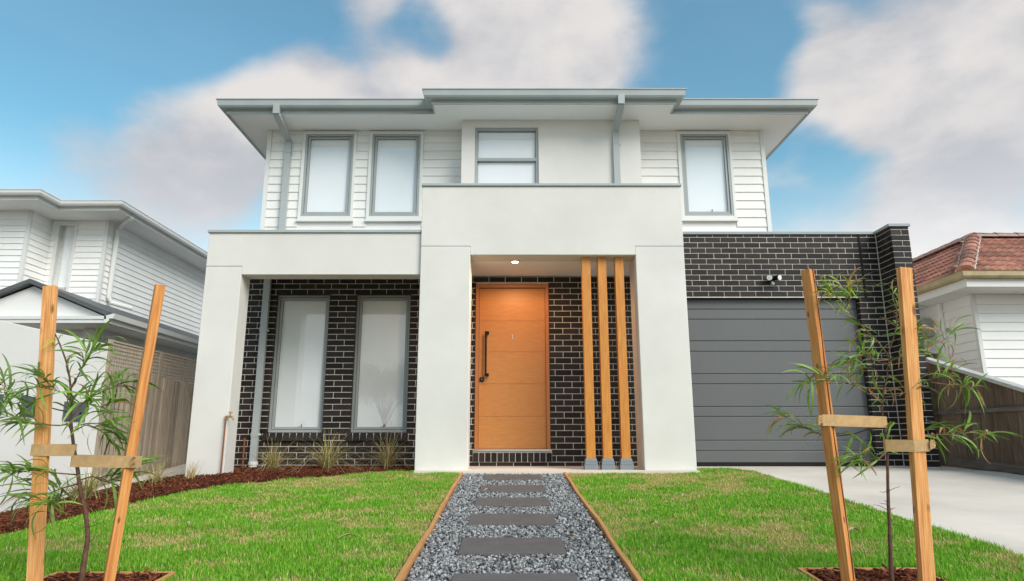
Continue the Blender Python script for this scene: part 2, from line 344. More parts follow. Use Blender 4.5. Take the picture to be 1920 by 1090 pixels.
def brick_wall_x(wall, x0, x1, y, z0, z1, holes=(), phase=0., weight=1.):
    for k, za, zb in courses(z0, z1):
        segs = [(x0, x1)]
        for hx0, hx1, hz0, hz1 in holes:
            if zb > hz0 + .02 and za < hz1 - .02:
                ns = []
                for a, b in segs:
                    if hx1 <= a or hx0 >= b: ns.append((a, b)); continue
                    if hx0 > a: ns.append((a, hx0))
                    if hx1 < b: ns.append((hx1, b))
                segs = ns
        off = phase + (.12 if k % 2 else 0)
        i0 = math.floor((x0 - off) / .24) - 1
        for a, b in segs:
            pcs = []
            for i in range(i0, i0 + int((x1 - x0) / .24) + 4):
                p, q = max(a, off + i * .24 + J / 2), min(b, off + i * .24 + .24 - J / 2)
                if q > p: pcs.append([p, q])
            if len(pcs) > 1 and pcs[0][1] - pcs[0][0] < .035: pcs[1][0] = pcs[0][0]; pcs.pop(0)       # a sliver joins its neighbour
            if len(pcs) > 1 and pcs[-1][1] - pcs[-1][0] < .035: pcs[-2][1] = pcs[-1][1]; pcs.pop()
            if pcs and pcs[0][0] - a < .012: pcs[0][0] = a
            if pcs and b - pcs[-1][1] < .012: pcs[-1][1] = b
            for p, q in pcs:
                BRICKS.append((Matrix.Translation(((p + q) / 2, y + rng.uniform(-.0015, .0015), (za + zb) / 2)), round((q - p) / .001) * .001, zb - za, wall, (q - p) * (zb - za) * weight))
YB_L, YB_P, YB_G = 9.80, 9.56, 9.86
# left bay wall
GW = ((-3.502, -2.70), (-2.297, -1.477)); GZ = (.462, 2.508)
def wall_with_holes(name, x0, x1, y, z0, z1, holes, d=.12):
    xs = sorted({x0, x1, *[h[0] for h in holes], *[h[1] for h in holes]}); zs = sorted({z0, z1, *[h[2] for h in holes], *[h[3] for h in holes]})
    mb = MB()
    for a, b in zip(xs, xs[1:]):
        for c, d_ in zip(zs, zs[1:]):
            if not any(h[0] <= a and b <= h[1] and h[2] <= c and d_ <= h[3] for h in holes): mb.box(a, b, y, y + d, c, d_)
    o = mb.build(name, 'mortar', house, fix=False); return o
hl = [(a, b, GZ[0], GZ[1]) for a, b in GW]
bwl = wall_with_holes('brick_wall', -3.94, -1.0, YB_L + .007, -.35, 2.80, [(a - .007, b + .007, c - .007, d + .007) for a, b, c, d in hl])
hl2 = hl + [(a - .05, b + .035, GZ[0] - .135, GZ[0] - .06) for a, b in GW]
brick_wall_x(bwl, -3.94, -1.0, YB_L, -.172, 2.79, hl2, -.045, 1.)
for a, b in GW:            # sloping soldier sills
    n = 9; wd = (b - a + .085) / n
    for i in range(n):
        cx = a - .05 + wd * (i + .5)
        BRICKS.append((Matrix.Translation((cx, YB_L - .025, GZ[0] - .062)) @ Matrix.Rotation(R(-14), 4, 'X'), round((wd - J) / .005) * .005, .118, bwl, .006))
    o = MB().box(a - .05, b + .035, YB_L - .012, YB_L + .03, GZ[0] - .122, GZ[0] - .012).build('sill_mortar', 'mortar', house)
# porch wall
DX0, DX1, DZ0, DZ1 = -.478, .594, .20, 2.612
hp = [(DX0 - .006, DX1 + .006, DZ0, DZ1 + .006)]
bwp = wall_with_holes('brick_wall', -1.0, 2.30, YB_P + .007, -.05, 2.80, hp, .1)
brick_wall_x(bwp, -1.0, 2.30, YB_P, -.036, 2.735, [(DX0, DX1, .05, DZ1), (DX0 - .02, DX1 + .02, .05, .21)], .075, 1.)
n = 13; wd = (DX1 - DX0 + .04) / n
for i in range(n):
    BRICKS.append((Matrix.Translation((DX0 - .02 + wd * (i + .5), YB_P - .018, .118)), round((wd - J) / .005) * .005, .122, bwp, .008))
box('sill_mortar', 'mortar', house, DX0 - .02, DX1 + .02, YB_P - .008, YB_P + .02, .052, .185)
# garage wall, lintel and pier
GX1, GZT = 5.335, 2.47
hg = [(2.0, GX1 + .007, -.2, GZT)]
bwg = wall_with_holes('brick_wall', 2.318, 5.71, YB_G + .007, -.2, 3.47, hg, .1)
brick_wall_x(bwg, 2.318, 5.70, YB_G, GZT + .01 - .086 * 29 - .004, 3.468, [(2.0, GX1, -.4, GZT)], .055, 1.)
box('jamb', 'brick', house, GX1 - .001, GX1 + .1, YB_G + .092, YB_G + .2, -.1, GZT)
box('lintel', 'black', house, 2.32, GX1, YB_G + .012, YB_G + .1, GZT - .012, GZT - .001)
PYF = 9.46
pier = MB().box(5.717, 5.973, PYF + .007, 10.0, -.2, 3.47).build('brick_pier', 'mortar', house)
for k, za, zb in courses(GZT + .01 - .086 * 29 - .004, 3.468):
    # front face of the pier: whole brick or half bricks, then its side face towards the driveway
    fr = [(5.71, 5.94), (5.95, 5.98)] if k % 2 == 0 else [(5.71, 5.845), (5.855, 5.98)]
    fr = [(5.71, 5.98)] if k % 2 == 0 else [(5.71, 5.865), (5.875, 5.98)]
    for a, b in fr: BRICKS.append((Matrix.Translation(((a + b) / 2, PYF, (za + zb) / 2)), round((b - a) / .005) * .005, zb - za, pier, (b - a) * .076))
    sd_ = [(PYF + .10, PYF + .17), (PYF + .18, PYF + .395)] if k % 2 == 0 else [(PYF + .10, PYF + .28), (PYF + .29, PYF + .395)]
    for a, b in sd_: BRICKS.append((Matrix.Translation((5.71, (a + b) / 2, (za + zb) / 2)) @ Matrix.Rotation(R(-90), 4, 'Z'), round((b - a) / .005) * .005, zb - za, pier, (b - a) * .05))
BRICKS.sort(key=lambda b: -b[4])
shared = {}
for M, l, h, par, wgt in BRICKS[:300]:
    key = (round(l, 3), round(h, 3))
    if key not in shared: shared[key] = brick_mesh(l, h).mesh('brick', 'brick')
    inst('brick', shared[key], par, M)
rest = MB()
for M, l, h, par, wgt in BRICKS[300:]:
    src = brick_mesh(l, h); n = len(rest.v); rest.v += [tuple(M @ Vector(v)) for v in src.v]; rest.f += [tuple(n + i for i in f) for f in src.f]
bo = tag(rest.build('brickwork', 'brickj', house), kind='stuff')
tone = np.repeat(rng.uniform(.6, 1.5, len(BRICKS) - 300), 12); bc = np.stack([tone * .024, tone * .018, tone * .016, np.ones_like(tone)], 1)
bca = bo.data.color_attributes.new('Col', 'FLOAT_COLOR', 'POINT'); bca.data.foreach_set('color', bc.astype(np.float32).ravel())
sweep([(2.31, YB_G), (5.70, YB_G), (5.70, PYF), (5.985, PYF), (5.985, 16)], [(.02, 3.472), (.02, 3.512), (-.14, 3.512), (-.14, 3.472)]).build('coping', 'greydark', house)
box('conduit', 'black', house, 5.43, 5.455, YB_G - .012, YB_G + .005, 2.47, 3.47)

# --- weatherboards
def board_x(parent, x0, x1, y, z, pitch, m='board', name='weatherboard'):
    mb = MB(); t0, t1 = .020, .005
    mb.v = [(x0, y, z), (x1, y, z), (x1, y - t0, z), (x0, y - t0, z), (x0, y, z + pitch - .001), (x1, y, z + pitch - .001), (x1, y - t1, z + pitch - .001), (x0, y - t1, z + pitch - .001)]
    mb.f = [(0, 1, 2, 3), (3, 2, 6, 7), (4, 7, 6, 5), (0, 3, 7, 4), (1, 5, 6, 2), (0, 4, 5, 1)]
    return mb.build(name, m, parent)
def boards_x(parent, x0, x1, y, zlist, cuts, m='board'):
    for za, zb in zip(zlist, zlist[1:]):
        segs = [(x0, x1)]
        for c0, c1, cz0, cz1 in cuts:
            if zb > cz0 + .01 and za < cz1 - .01:
                ns = []
                for a, b in segs:
                    if c1 <= a or c0 >= b: ns.append((a, b)); continue
                    if c0 > a: ns.append((a, c0))
                    if c1 < b: ns.append((c1, b))
                segs = ns
        for a, b in segs:
            if b - a > .03: board_x(parent, a, b, y, za, zb - za, m)
def boards_y(parent, y0, y1, x, sgn, zlist, m='nwhite'):
    for za, zb in zip(zlist, zlist[1:]):
        t0, t1 = .020 * sgn, .005 * sgn; p = zb - za - .001
        mb = MB(); mb.v = [(x, y0, za), (x, y1, za), (x + t0, y1, za), (x + t0, y0, za), (x, y0, za + p), (x, y1, za + p), (x + t1, y1, za + p), (x + t1, y0, za + p)]
        mb.f = [(0, 1, 2, 3), (3, 2, 6, 7), (4, 7, 6, 5), (0, 3, 7, 4), (1, 5, 6, 2), (0, 4, 5, 1)]
        mb.build('weatherboard', m, parent)
YU = 9.92; ZS = 5.25; UX0, UX1 = -3.87, 4.112
ZB = [3.05 + .0] + [3.613 - .1405 * k for k in (3, 2, 1, 0)][0:0] + [3.06, 3.195, 3.335, 3.475, 3.613, 3.769, 3.91, 4.049, 4.189, 4.325, 4.462, 4.602, 4.742, 4.889, 5.029, 5.169, 5.249]
ZB = ZB[1:]
UW = ((-3.31, -2.44, 3.719, 5.215), (-2.237, -1.366, 3.719, 5.215), (2.722, 3.588, 3.725, 5.215))
box('upper_wall', 'board', house, UX0 + .01, UX1 - .01, YU + .09, 17, 3.05, 5.249)
mbh = [(a + .035, b - .035, c + .05, d - .03) for a, b, c, d in UW]
def wall_holes(name, m, parent, x0, x1, y0, y1, z0, z1, holes):
    xs = sorted({x0, x1, *[h[0] for h in holes], *[h[1] for h in holes]}); zs = sorted({z0, z1, *[h[2] for h in holes], *[h[3] for h in holes]}); mb = MB()
    for a, b in zip(xs, xs[1:]):
        for c, d in zip(zs, zs[1:]):
            if not any(h[0] <= a and b <= h[1] and h[2] <= c and d <= h[3] for h in holes): mb.box(a, b, y0, y1, c, d)
    return mb.build(name, m, parent, fix=False)
wall_holes('upper_wall_face', 'board', house, UX0, UX1, YU, YU + .085, 3.05, 5.249, mbh)
boards_x(house, UX0 + .055, -.72, YU, ZB, UW[:2]); boards_x(house, 2.05, UX1 - .055, YU, ZB, UW[2:])
box('corner_stop', 'trim', house, UX0 - .012, UX0 + .052, YU - .028, YU + .02, 3.1, 5.248); box('corner_stop', 'trim', house, UX1 - .052, UX1 + .012, YU - .028, YU + .02, 3.1, 5.248)
boards_y(house, YU, 17, UX0, -1, ZB, 'board'); boards_y(house, YU, 17, UX1, 1, ZB, 'board')

def frame4(x0, x1, y0, y1, z0, z1, w):
    w = w if isinstance(w, tuple) else (w,) * 4      # left, right, bottom, top
    return MB().box(x0, x0 + w[0], y0, y1, z0, z1).box(x1 - w[1], x1, y0, y1, z0, z1).box(x0 + w[0], x1 - w[1], y0, y1, z0, z0 + w[2]).box(x0 + w[0], x1 - w[1], y0, y1, z1 - w[3], z1)
def window(x0, x1, z0, z1, y, trim=None, sash=True, transom=None, winder=True, blind_gap=.0):
    """grey aluminium window: outer frame > sash, seal, pane, blind, winder"""
    fw = .035
    fr = frame4(x0, x1, y - .03, y + .07, z0, z1, fw).build('window', 'frame', house, bevel=.002)
    if trim:
        t0, t1, t2, t3 = trim
        frame4(t0, t1, y - .035, y - .002, t2, t3, (x0 - t0 - .001, t1 - x1 - .001, z0 - t2 - .001, t3 - z1 - .001)).build('window_trim', 'trim', fr, bevel=.003)
        box('window_sill', 'trim', fr, t0 - .012, t1 + .012, y - .055, y - .002, t2 - .028, t2 - .001)
    a, b, c, d = x0 + fw + .002, x1 - fw - .002, z0 + fw + .002, z1 - fw - .002
    panes = []
    if transom:
        box('transom', 'frame', fr, a, b, y - .028, y + .05, transom - .025, transom + .025, bevel=.002)
        panes = [(a + .004, b - .004, c + .004, transom - .027, y + .012), (a + .004, b - .004, transom + .027, d - .004, y + .03)]
    elif sash:
        frame4(a + .004, b - .004, y - .012, y + .03, c + .004, d - .004, .034).build('sash', 'frame', fr, bevel=.002)
        frame4(a - .002, b + .002, y - .004, y + .035, c - .002, d + .002, .008).build('window_seal', 'seal', fr)
        panes = [(a + .036, b - .036, c + .036, d - .036, y + .008)]
    else: panes = [(a, b, c, d, y + .01)]
    for p in panes:
        frame4(p[0] - .001, p[1] + .001, p[4] - .002, p[4] + .004, p[2] - .001, p[3] + .001, .005).build('glazing_seal', 'seal', fr)
        MB().poly([(p[0], p[4], p[2]), (p[1], p[4], p[2]), (p[1], p[4], p[3]), (p[0], p[4], p[3])]).build('pane', 'glass', fr, fix=False)
    box('blind', 'blind', fr, a - .01, b + .01, y + .032, y + .035, c + .002, d - .002)
    if winder:
        cx = (a + b) / 2 + .04
        MB().box(cx - .035, cx + .03, y + .012, y + .03, c + .032, c + .044).tube([(cx + .02, y + .02, c + .04), (cx + .028, y + .02, c + .07), (cx + .024, y + .02, c + .085)], .006).build('winder', 'black', fr)
    return fr
for i, (a, b, c, d) in enumerate(UW):
    window(a + .05, b - .045, c + .062, d - .045, YU - .005, (a, b, c, d), winder=(i == 2))
for a, b in GW: window(a, b, GZ[0], GZ[1], YB_L + .095, winder=True)
# central rendered bay of the upper storey
BX0, BX1, YBAY = -.724, 2.05, 9.55
wall_holes('bay_wall', 'render', house, BX0, BX1, YBAY, YBAY + .37, 3.70, 5.249, [(-.517, .468, 3.70, 5.124)])
window(-.515, .466, 3.72, 5.122, YBAY + .055, transom=4.598, sash=False, winder=False)

# --- eaves, fascia, gutters, roof
FY1, FY2 = 9.34, 9.04
EAVE = [(-4.30, 17), (-4.30, FY1), (-1.125, FY1), (-1.125, FY2), (2.485, FY2), (2.485, FY1), (4.575, FY1), (4.575, 17)]
sof = MB(); sof.prism([(x, y, ZS) for x, y in EAVE], (0, 0, .012)); sof.build('soffit', 'soffit', house)
sweep(EAVE, [(0, ZS - .015), (.02, ZS - .015), (.02, ZS + .17), (0, ZS + .17)]).build('fascia', 'grey', house)
sweep(EAVE, [(.022, ZS + .05), (.105, ZS + .05), (.125, ZS + .075), (.135, ZS + .155), (.148, ZS + .162), (.148, ZS + .175), (.128, ZS + .175), (.115, ZS + .09), (.03, ZS + .065)]).build('gutter', 'grey', house)
roof = MB(); o_ = .06
rx0, rx1, ry0, ry1, rz0, rz1 = -4.3 - o_, 4.575 + o_, FY1 - o_, 17.2, ZS + .16, ZS + 1.5
roof.poly([(rx0, ry0, rz0), (rx1, ry0, rz0), (rx1 - 4, ry0 + 4, rz1), (rx0 + 4, ry0 + 4, rz1)]).poly([(rx0, ry1, rz0), (rx0, ry0, rz0), (rx0 + 4, ry0 + 4, rz1), (rx0 + 4, ry1, rz1)])
roof.poly([(rx1, ry0, rz0), (rx1, ry1, rz0), (rx1 - 4, ry1, rz1), (rx1 - 4, ry0 + 4, rz1)]).poly([(rx0 + 4, ry0 + 4, rz1), (rx1 - 4, ry0 + 4, rz1), (rx1 - 4, ry1, rz1), (rx0 + 4, ry1, rz1)])
roof.poly([(-1.18, FY2 - o_, rz0 - .002), (2.54, FY2 - o_, rz0 - .002), (2.54, FY1 + .2, rz0 + .08), (-1.18, FY1 + .2, rz0 + .08)])
roof.build('roof', 'nroof', house, fix=False)
def downpipe(x, yg, yw, ztop, zbot, w=.095, d=.06):
    zt = ZS + .10; q = yw - d / 2
    mb = MB().box(x - w / 2, x + w / 2, yg - d / 2, yg + d / 2, ZS - .06, zt)
    def seg(p, r):      # rectangular pipe between two points in the YZ plane
        (ya, za), (yb, zb) = p, r; a = Vector((yb - ya, zb - za)).normalized(); n = Vector((-a.y, a.x)) * d / 2
        k = [(ya + n.x, za + n.y), (yb + n.x, zb + n.y), (yb - n.x, zb - n.y), (ya - n.x, za - n.y)]
        mb.prism([(x - w / 2 + .001, y_, z_) for y_, z_ in k], (w - .002, 0, 0))
    seg((yg, ZS - .045), (q, ZS - .21)); mb.box(x - w / 2, x + w / 2, q - d / 2, q + d / 2, zbot, ZS - .20)
    o = mb.build('downpipe', 'grey', house)
    z = ZS - .42
    box('pipe_socket', 'grey', o, x - w / 2 - .004, x + w / 2 + .004, q - d / 2 - .004, q + d / 2 + .004, z, z + .05)
    for zz in (z - .02, zbot + .07): MB().tube([(x + w / 2, q, zz), (x + w / 2 + .022, q, zz)], .011, 8).build('pipe_bracket', 'frame', o)
downpipe(-3.525, FY1 - .10, YU - .022, None, 3.09); downpipe(1.668, FY2 - .10, YBAY, None, 3.728)
mb = MB().box(-3.685, -3.59, YB_L - .09, YB_L - .028, .05, 2.80); dp = mb.build('downpipe', 'grey', house)
box('pipe_socket', 'grey', dp, -3.69, -3.585, YB_L - .095, YB_L - .024, 1.93, 1.99); box('pipe_socket', 'grey', dp, -3.69, -3.585, YB_L - .095, YB_L - .024, .40, .46)
for zz in (1.94, .43): MB().tube([(-3.585, YB_L - .06, zz), (-3.562, YB_L - .06, zz)], .014, 8).build('pipe_bracket', 'white', dp)
MB().tube([(-3.6375, YB_L - .06, z) for z in (-.2, .04)], .058, 16).tube([(-3.6375, YB_L - .06, z) for z in (.01, .055)], .068, 16).build('drain_collar', 'pvc', dp)

# --- entry door
dfr = MB().box(DX0, DX0 + .05, YB_P - .012, YB_P + .11, DZ0 + .03, DZ1).box(DX1 - .05, DX1, YB_P - .012, YB_P + .11, DZ0 + .03, DZ1).box(DX0 + .05, DX1 - .05, YB_P - .012, YB_P + .11, DZ1 - .055, DZ1)
door = dfr.build('door_frame', 'dframe', house, bevel=.003)
box('threshold', 'steel', door, DX0 - .002, DX1 + .002, YB_P - .03, YB_P + .11, DZ0 + .002, DZ0 + .028, bevel=.002)
zz = [DZ0 + .036, .683, 1.144, 1.607, 2.063, DZ1 - .06]
for a, b in zip(zz, zz[1:]): box('door_panel', 'door', door, DX0 + .054, DX1 - .054, YB_P + .045, YB_P + .09, a + .0018, b - .0018, bevel=.0015)
box('door_core', 'dframe', door, DX0 + .052, DX1 - .052, YB_P + .05, YB_P + .095, DZ0 + .03, DZ1 - .056)
hx = -.325
MB().box(hx - .013, hx + .013, YB_P - .035, YB_P - .012, 1.25, 1.90).box(hx - .016, hx + .045, YB_P - .034, YB_P - .013, 1.862, 1.899).box(hx - .016, hx + .045, YB_P - .034, YB_P - .013, 1.251, 1.288).box(hx + .012, hx + .044, YB_P - .02, YB_P + .045, 1.866, 1.896).box(hx + .012, hx + .044, YB_P - .02, YB_P + .045, 1.254, 1.284).build('pull_handle', 'black', door)
lk = box('lock', 'black', door, -.412, -.352, YB_P + .025, YB_P + .045, 1.175, 1.235, bevel=.003)
MB().tube([(-.38, YB_P + .02, 1.205), (-.38, YB_P + .026, 1.205)], .007, 10).build('lock_cylinder', 'steel', lk)
MB().box(.058, .067, YB_P + .036, YB_P + .044, 1.80, 1.862).box(.050, .075, YB_P + .036, YB_P + .044, 1.794, 1.80).box(.048, .058, YB_P + .036, YB_P + .044, 1.846, 1.855).build('house_number', 'steel', door)

# --- timber screen posts on steel shoes
for x in (1.033, 1.243, 1.472):
    p = box('timber_post', 'post', house, x - .057, x + .057, 8.50, 8.60, .12, 2.737, bevel=.004)
    mb = MB()
    for za, zb, s0, s1 in ((.0, .062, .085, .082), (.064, .098, .078, .075), (.10, .135, .073, .066)):
        q = [(x - s0, 8.55 - s0 + .01, za), (x + s0, 8.55 - s0 + .01, za), (x + s0, 8.55 + s0 - .01, za), (x - s0, 8.55 + s0 - .01, za)]; t = [(x - s1, 8.55 - s1 + .01, zb), (x + s1, 8.55 - s1 + .01, zb), (x + s1, 8.55 + s1 - .01, zb), (x - s1, 8.55 + s1 - .01, zb)]
        n = len(mb.v); mb.v += q + t; mb.f += [(n, n + 3, n + 2, n + 1), (n + 4, n + 5, n + 6, n + 7)] + [(n + i, n + (i + 1) % 4, n + 4 + (i + 1) % 4, n + 4 + i) for i in range(4)]
    mb.build('post_shoe', 'shoe', p)

# --- garage door
gd = box('garage_door', 'garage', house, 2.33, 5.40, 10.0, 10.03, -.01, 2.52)
gl = [.03, .199, .348, .691, .837, 1.172, 1.322, 1.66, 1.82, 2.153, 2.31, 2.52]
for a, b in zip(gl, gl[1:]):
    mb = MB(); y = 9.965
    mb.prism([(2.335, y + .034, a + .002), (2.335, y + .004, a + .004), (2.335, y, a + .010), (2.335, y, b - .012), (2.335, y + .006, b - .003), (2.335, y + .034, b - .001)], (3.06, 0, 0)); mb.build('door_slat', 'garage', gd)
box('bottom_seal', 'black', gd, 2.335, 5.395, 9.962, 9.999, .0, .029)

# ------------------------------------------------------------------ fittings
dl = empty('downlight', (.093, 8.72, 2.737), 'lit round downlight in the porch ceiling above the door', 'downlight')
MB().tube([(.093, 8.72, 2.722), (.093, 8.72, 2.7305)], .058, 24).build('trim_ring', 'white', dl, smooth=False)
MB().tube([(.093, 8.72, 2.719), (.093, 8.72, 2.7215)], .042, 24).build('lamp_face', 'lamp', dl)
ld = bpy.data.lights.new('downlight_lamp', 'SPOT'); ld.energy = 20; ld.color = (1, .54, .23); ld.spot_size = R(172); ld.spot_blend = .4; ld.shadow_soft_size = .04
lo = bpy.data.objects.new('downlight_lamp', ld); COL.objects.link(lo); lo.location = (.093, 8.72, 2.70); setp(lo, dl)

sl = empty('sensor_light', (4.03, YB_G, 2.75), 'twin headed security sensor light on dark brick above garage door', 'security light')
MB().box(3.985, 4.075, YB_G - .03, YB_G + .0, 2.70, 2.80).build('base_plate', 'black', sl, bevel=.004)
for s in (-1, 1):
    c0 = Vector((4.03 + s * .03, YB_G - .035, 2.765)); d = Vector((s * .45, -.85, -.12)).normalized()
    hd = MB().tube([c0, c0 + d * .03, c0 + d * .10], [.018, .04, .046], 14).build('lamp_head', 'black', sl, smooth=False)
    MB().tube([c0 + d * .1005, c0 + d * .104], .042, 14).build('lens', 'white', hd)
MB().tube([(4.03, YB_G - .03, 2.70), (4.03, YB_G - .06, 2.675)], .024, 10).build('sensor', 'white', sl)

tp = empty('garden_tap', (-3.62, 8.74, -.05), 'brass garden tap on a copper riser beside the left pillar', 'tap')
MB().tube([(-3.53, 8.42, -.2), (-3.53, 8.42, .62)], .010, 8).build('riser_pipe', 'copper', tp)
MB().tube([(-3.53, 8.42, .62), (-3.53, 8.42, .655)], .014, 8).tube([(-3.54, 8.42, .64), (-3.47, 8.40, .645), (-3.435, 8.39, .635), (-3.425, 8.388, .60)], [.012, .013, .012, .012], 8).tube([(-3.47, 8.40, .65), (-3.47, 8.40, .69)], .008, 8).box(-3.495, -3.445, 8.393, 8.407, .69, .702).build('tap_body', 'brass', tp)
tag(MB().tube([(-3.78, YB_L - .07, -.2), (-3.78, YB_L - .07, .38)], .013, 8).build('copper_pipe', 'copper'), 'short rusty copper pipe stub standing beside the grey downpipe', 'pipe')

# ------------------------------------------------------------------ path: edging, pavers, gravel
for x0, x1, lab in ((PX0 - .028, PX0, 'orange timber edging strip along left side of gravel path'), (PX1, PX1 + .028, 'orange timber edging strip along right side of gravel path')):
    mb = MB(); ysE = np.linspace(-1.4, 8.23, 30)
    for y in ysE:
        wv = .006 * math.sin(y * 2.1 + x0 * 5) + .003 * math.sin(y * 5.3)
        zt = gzf(0, y) + .028 + .004 * math.sin(y * 3.7 + x0); mb.v += [(x0 + wv, y, zt - .12), (x1 + wv, y, zt - .12), (x1 + wv, y, zt), (x0 + wv, y, zt)]
    for i in range(29):
        for j in range(4): mb.f.append((i * 4 + j, i * 4 + (j + 1) % 4, i * 4 + 4 + (j + 1) % 4, i * 4 + 4 + j))
    mb.f += [(0, 1, 2, 3), (116, 119, 118, 117)]
    tag(mb.build('timber_edging', 'edging', bevel=.003), lab, 'edging', 'timber path edging')
ords = ('nearest the porch step', 'second from the porch step', 'third from the porch step', 'fourth from the porch step', 'fifth from the porch step', 'cut off by the picture edge')
PAV = [(8.045, 7.625), (7.14, 6.72), (6.33, 5.91), (5.515, 5.095), (4.64, 4.215), (3.76, 3.335), (2.87, 2.45)]
for i, (a, b) in enumerate(PAV):
    mb = MB(); jx = (.05, .048, .036, .03, .024, .034, .03)[i]; L_ = .325
    pts = [(-L_ + jx, b), (L_ + jx, b), (L_ + jx, a), (-L_ + jx, a)]
    mb.v = [(x, y, gzf(0, y) - .02) for x, y in pts] + [(x, y, gzf(0, y) + .02) for x, y in pts]
    mb.f = [(0, 3, 2, 1), (4, 5, 6, 7), (0, 1, 5, 4), (1, 2, 6, 5), (2, 3, 7, 6), (3, 0, 4, 7)]
    if i < 6: tag(mb.build('paver', 'paver', bevel=.004), 'dark rectangular stepping stone in the gravel path, ' + ords[i], 'paver', 'stepping stones in the gravel path')
def np_mesh(name, m, V, F, cols, kind, parent=None, smooth=False):
    """V (n,3), F list of (count, array) face blocks, cols (n,4) point colours"""
    me = bpy.data.meshes.new(name); me.vertices.add(len(V)); me.vertices.foreach_set('co', V.astype(np.float32).ravel())
    tot = sum(f.size for f in F); me.loops.add(tot); me.loops.foreach_set('vertex_index', np.concatenate([f.ravel() for f in F]).astype(np.int32))
    npoly = sum(len(f) for f in F); me.polygons.add(npoly)
    cnt = np.concatenate([np.full(len(f), f.shape[1]) for f in F]); st = np.concatenate([[0], np.cumsum(cnt)[:-1]])
    me.polygons.foreach_set('loop_start', st.astype(np.int32)); me.polygons.foreach_set('loop_total', cnt.astype(np.int32))
    if cols is not None:
        a = me.color_attributes.new('Col', 'FLOAT_COLOR', 'POINT'); a.data.foreach_set('color', cols.astype(np.float32).ravel())
    me.materials.append(MT[m]); me.update(calc_edges=True); me.validate()
    me.polygons.foreach_set('use_smooth', [smooth] * len(me.polygons))
    o = inst(name, me, parent)
    if kind: tag(o, kind=kind)
    return o
ph = (1 + 5 ** .5) / 2
ICO_V = np.array([(-1, ph, 0), (1, ph, 0), (-1, -ph, 0), (1, -ph, 0), (0, -1, ph), (0, 1, ph), (0, -1, -ph), (0, 1, -ph), (ph, 0, -1), (ph, 0, 1), (-ph, 0, -1), (-ph, 0, 1)]) / math.hypot(1, ph)
ICO_F = np.array([(0, 11, 5), (0, 5, 1), (0, 1, 7), (0, 7, 10), (0, 10, 11), (1, 5, 9), (5, 11, 4), (11, 10, 2), (10, 7, 6), (7, 1, 8), (3, 9, 4), (3, 4, 2), (3, 2, 6), (3, 6, 8), (3, 8, 9), (4, 9, 5), (2, 4, 11), (6, 2, 10), (8, 6, 7), (9, 8, 1)])
def rand_rot(n):
    q = rng.normal(size=(n, 4)); q /= np.linalg.norm(q, axis=1)[:, None]; a, b, c, d = q.T
    return np.stack([np.stack([1 - 2 * (c * c + d * d), 2 * (b * c - a * d), 2 * (b * d + a * c)], -1), np.stack([2 * (b * c + a * d), 1 - 2 * (b * b + d * d), 2 * (c * d - a * b)], -1), np.stack([2 * (b * d - a * c), 2 * (c * d + a * b), 1 - 2 * (b * b + c * c)], -1)], 1)
def stones(n, xy, zoff, smin, smax):
    s = rng.uniform(smin, smax, n); V = ICO_V[None] * rng.uniform(.7, 1.3, (n, 12, 1)) * (s[:, None] * rng.uniform(.55, 1.15, (n, 3)))[:, None, :]
    V = np.einsum('nij,nkj->nki', rand_rot(n), V); z = gz(xy[:, 0], xy[:, 1]) + zoff
    V += np.stack([xy[:, 0], xy[:, 1], z], 1)[:, None, :]
    return V
n = 42000
y_ = rng.uniform(2.9, 8.22, n) ; xy = np.stack([rng.uniform(PX0 + .012, PX1 - .012, n), y_], 1)
keep = np.ones(n, bool)
for i, (a, b) in enumerate(PAV): 
    jx = (.05, .048, .036, .03, .024, .034, .03)[i]; keep &= ~((np.abs(xy[:, 0] - jx) < .319) & (xy[:, 1] < a - .006) & (xy[:, 1] > b + .006))
xy = xy[keep]; n = len(xy); V = stones(n, xy, rng.uniform(-.012, .009, n), .0065, .0125)
g_ = rng.choice([.04, .10, .17, .24, .31, .40], n, p=[.13, .17, .22, .22, .16, .10]) * rng.uniform(1.05, 1.4, n)
cols = np.repeat(np.stack([g_ * 1.0, g_ * 1.0, g_ * .99, np.ones(n)], 1), 12, 0)
np_mesh('gravel', 'gravel', V.reshape(-1, 3), [(ICO_F[None] + 12 * np.arange(n)[:, None, None]).reshape(-1, 3)], cols, 'stuff')

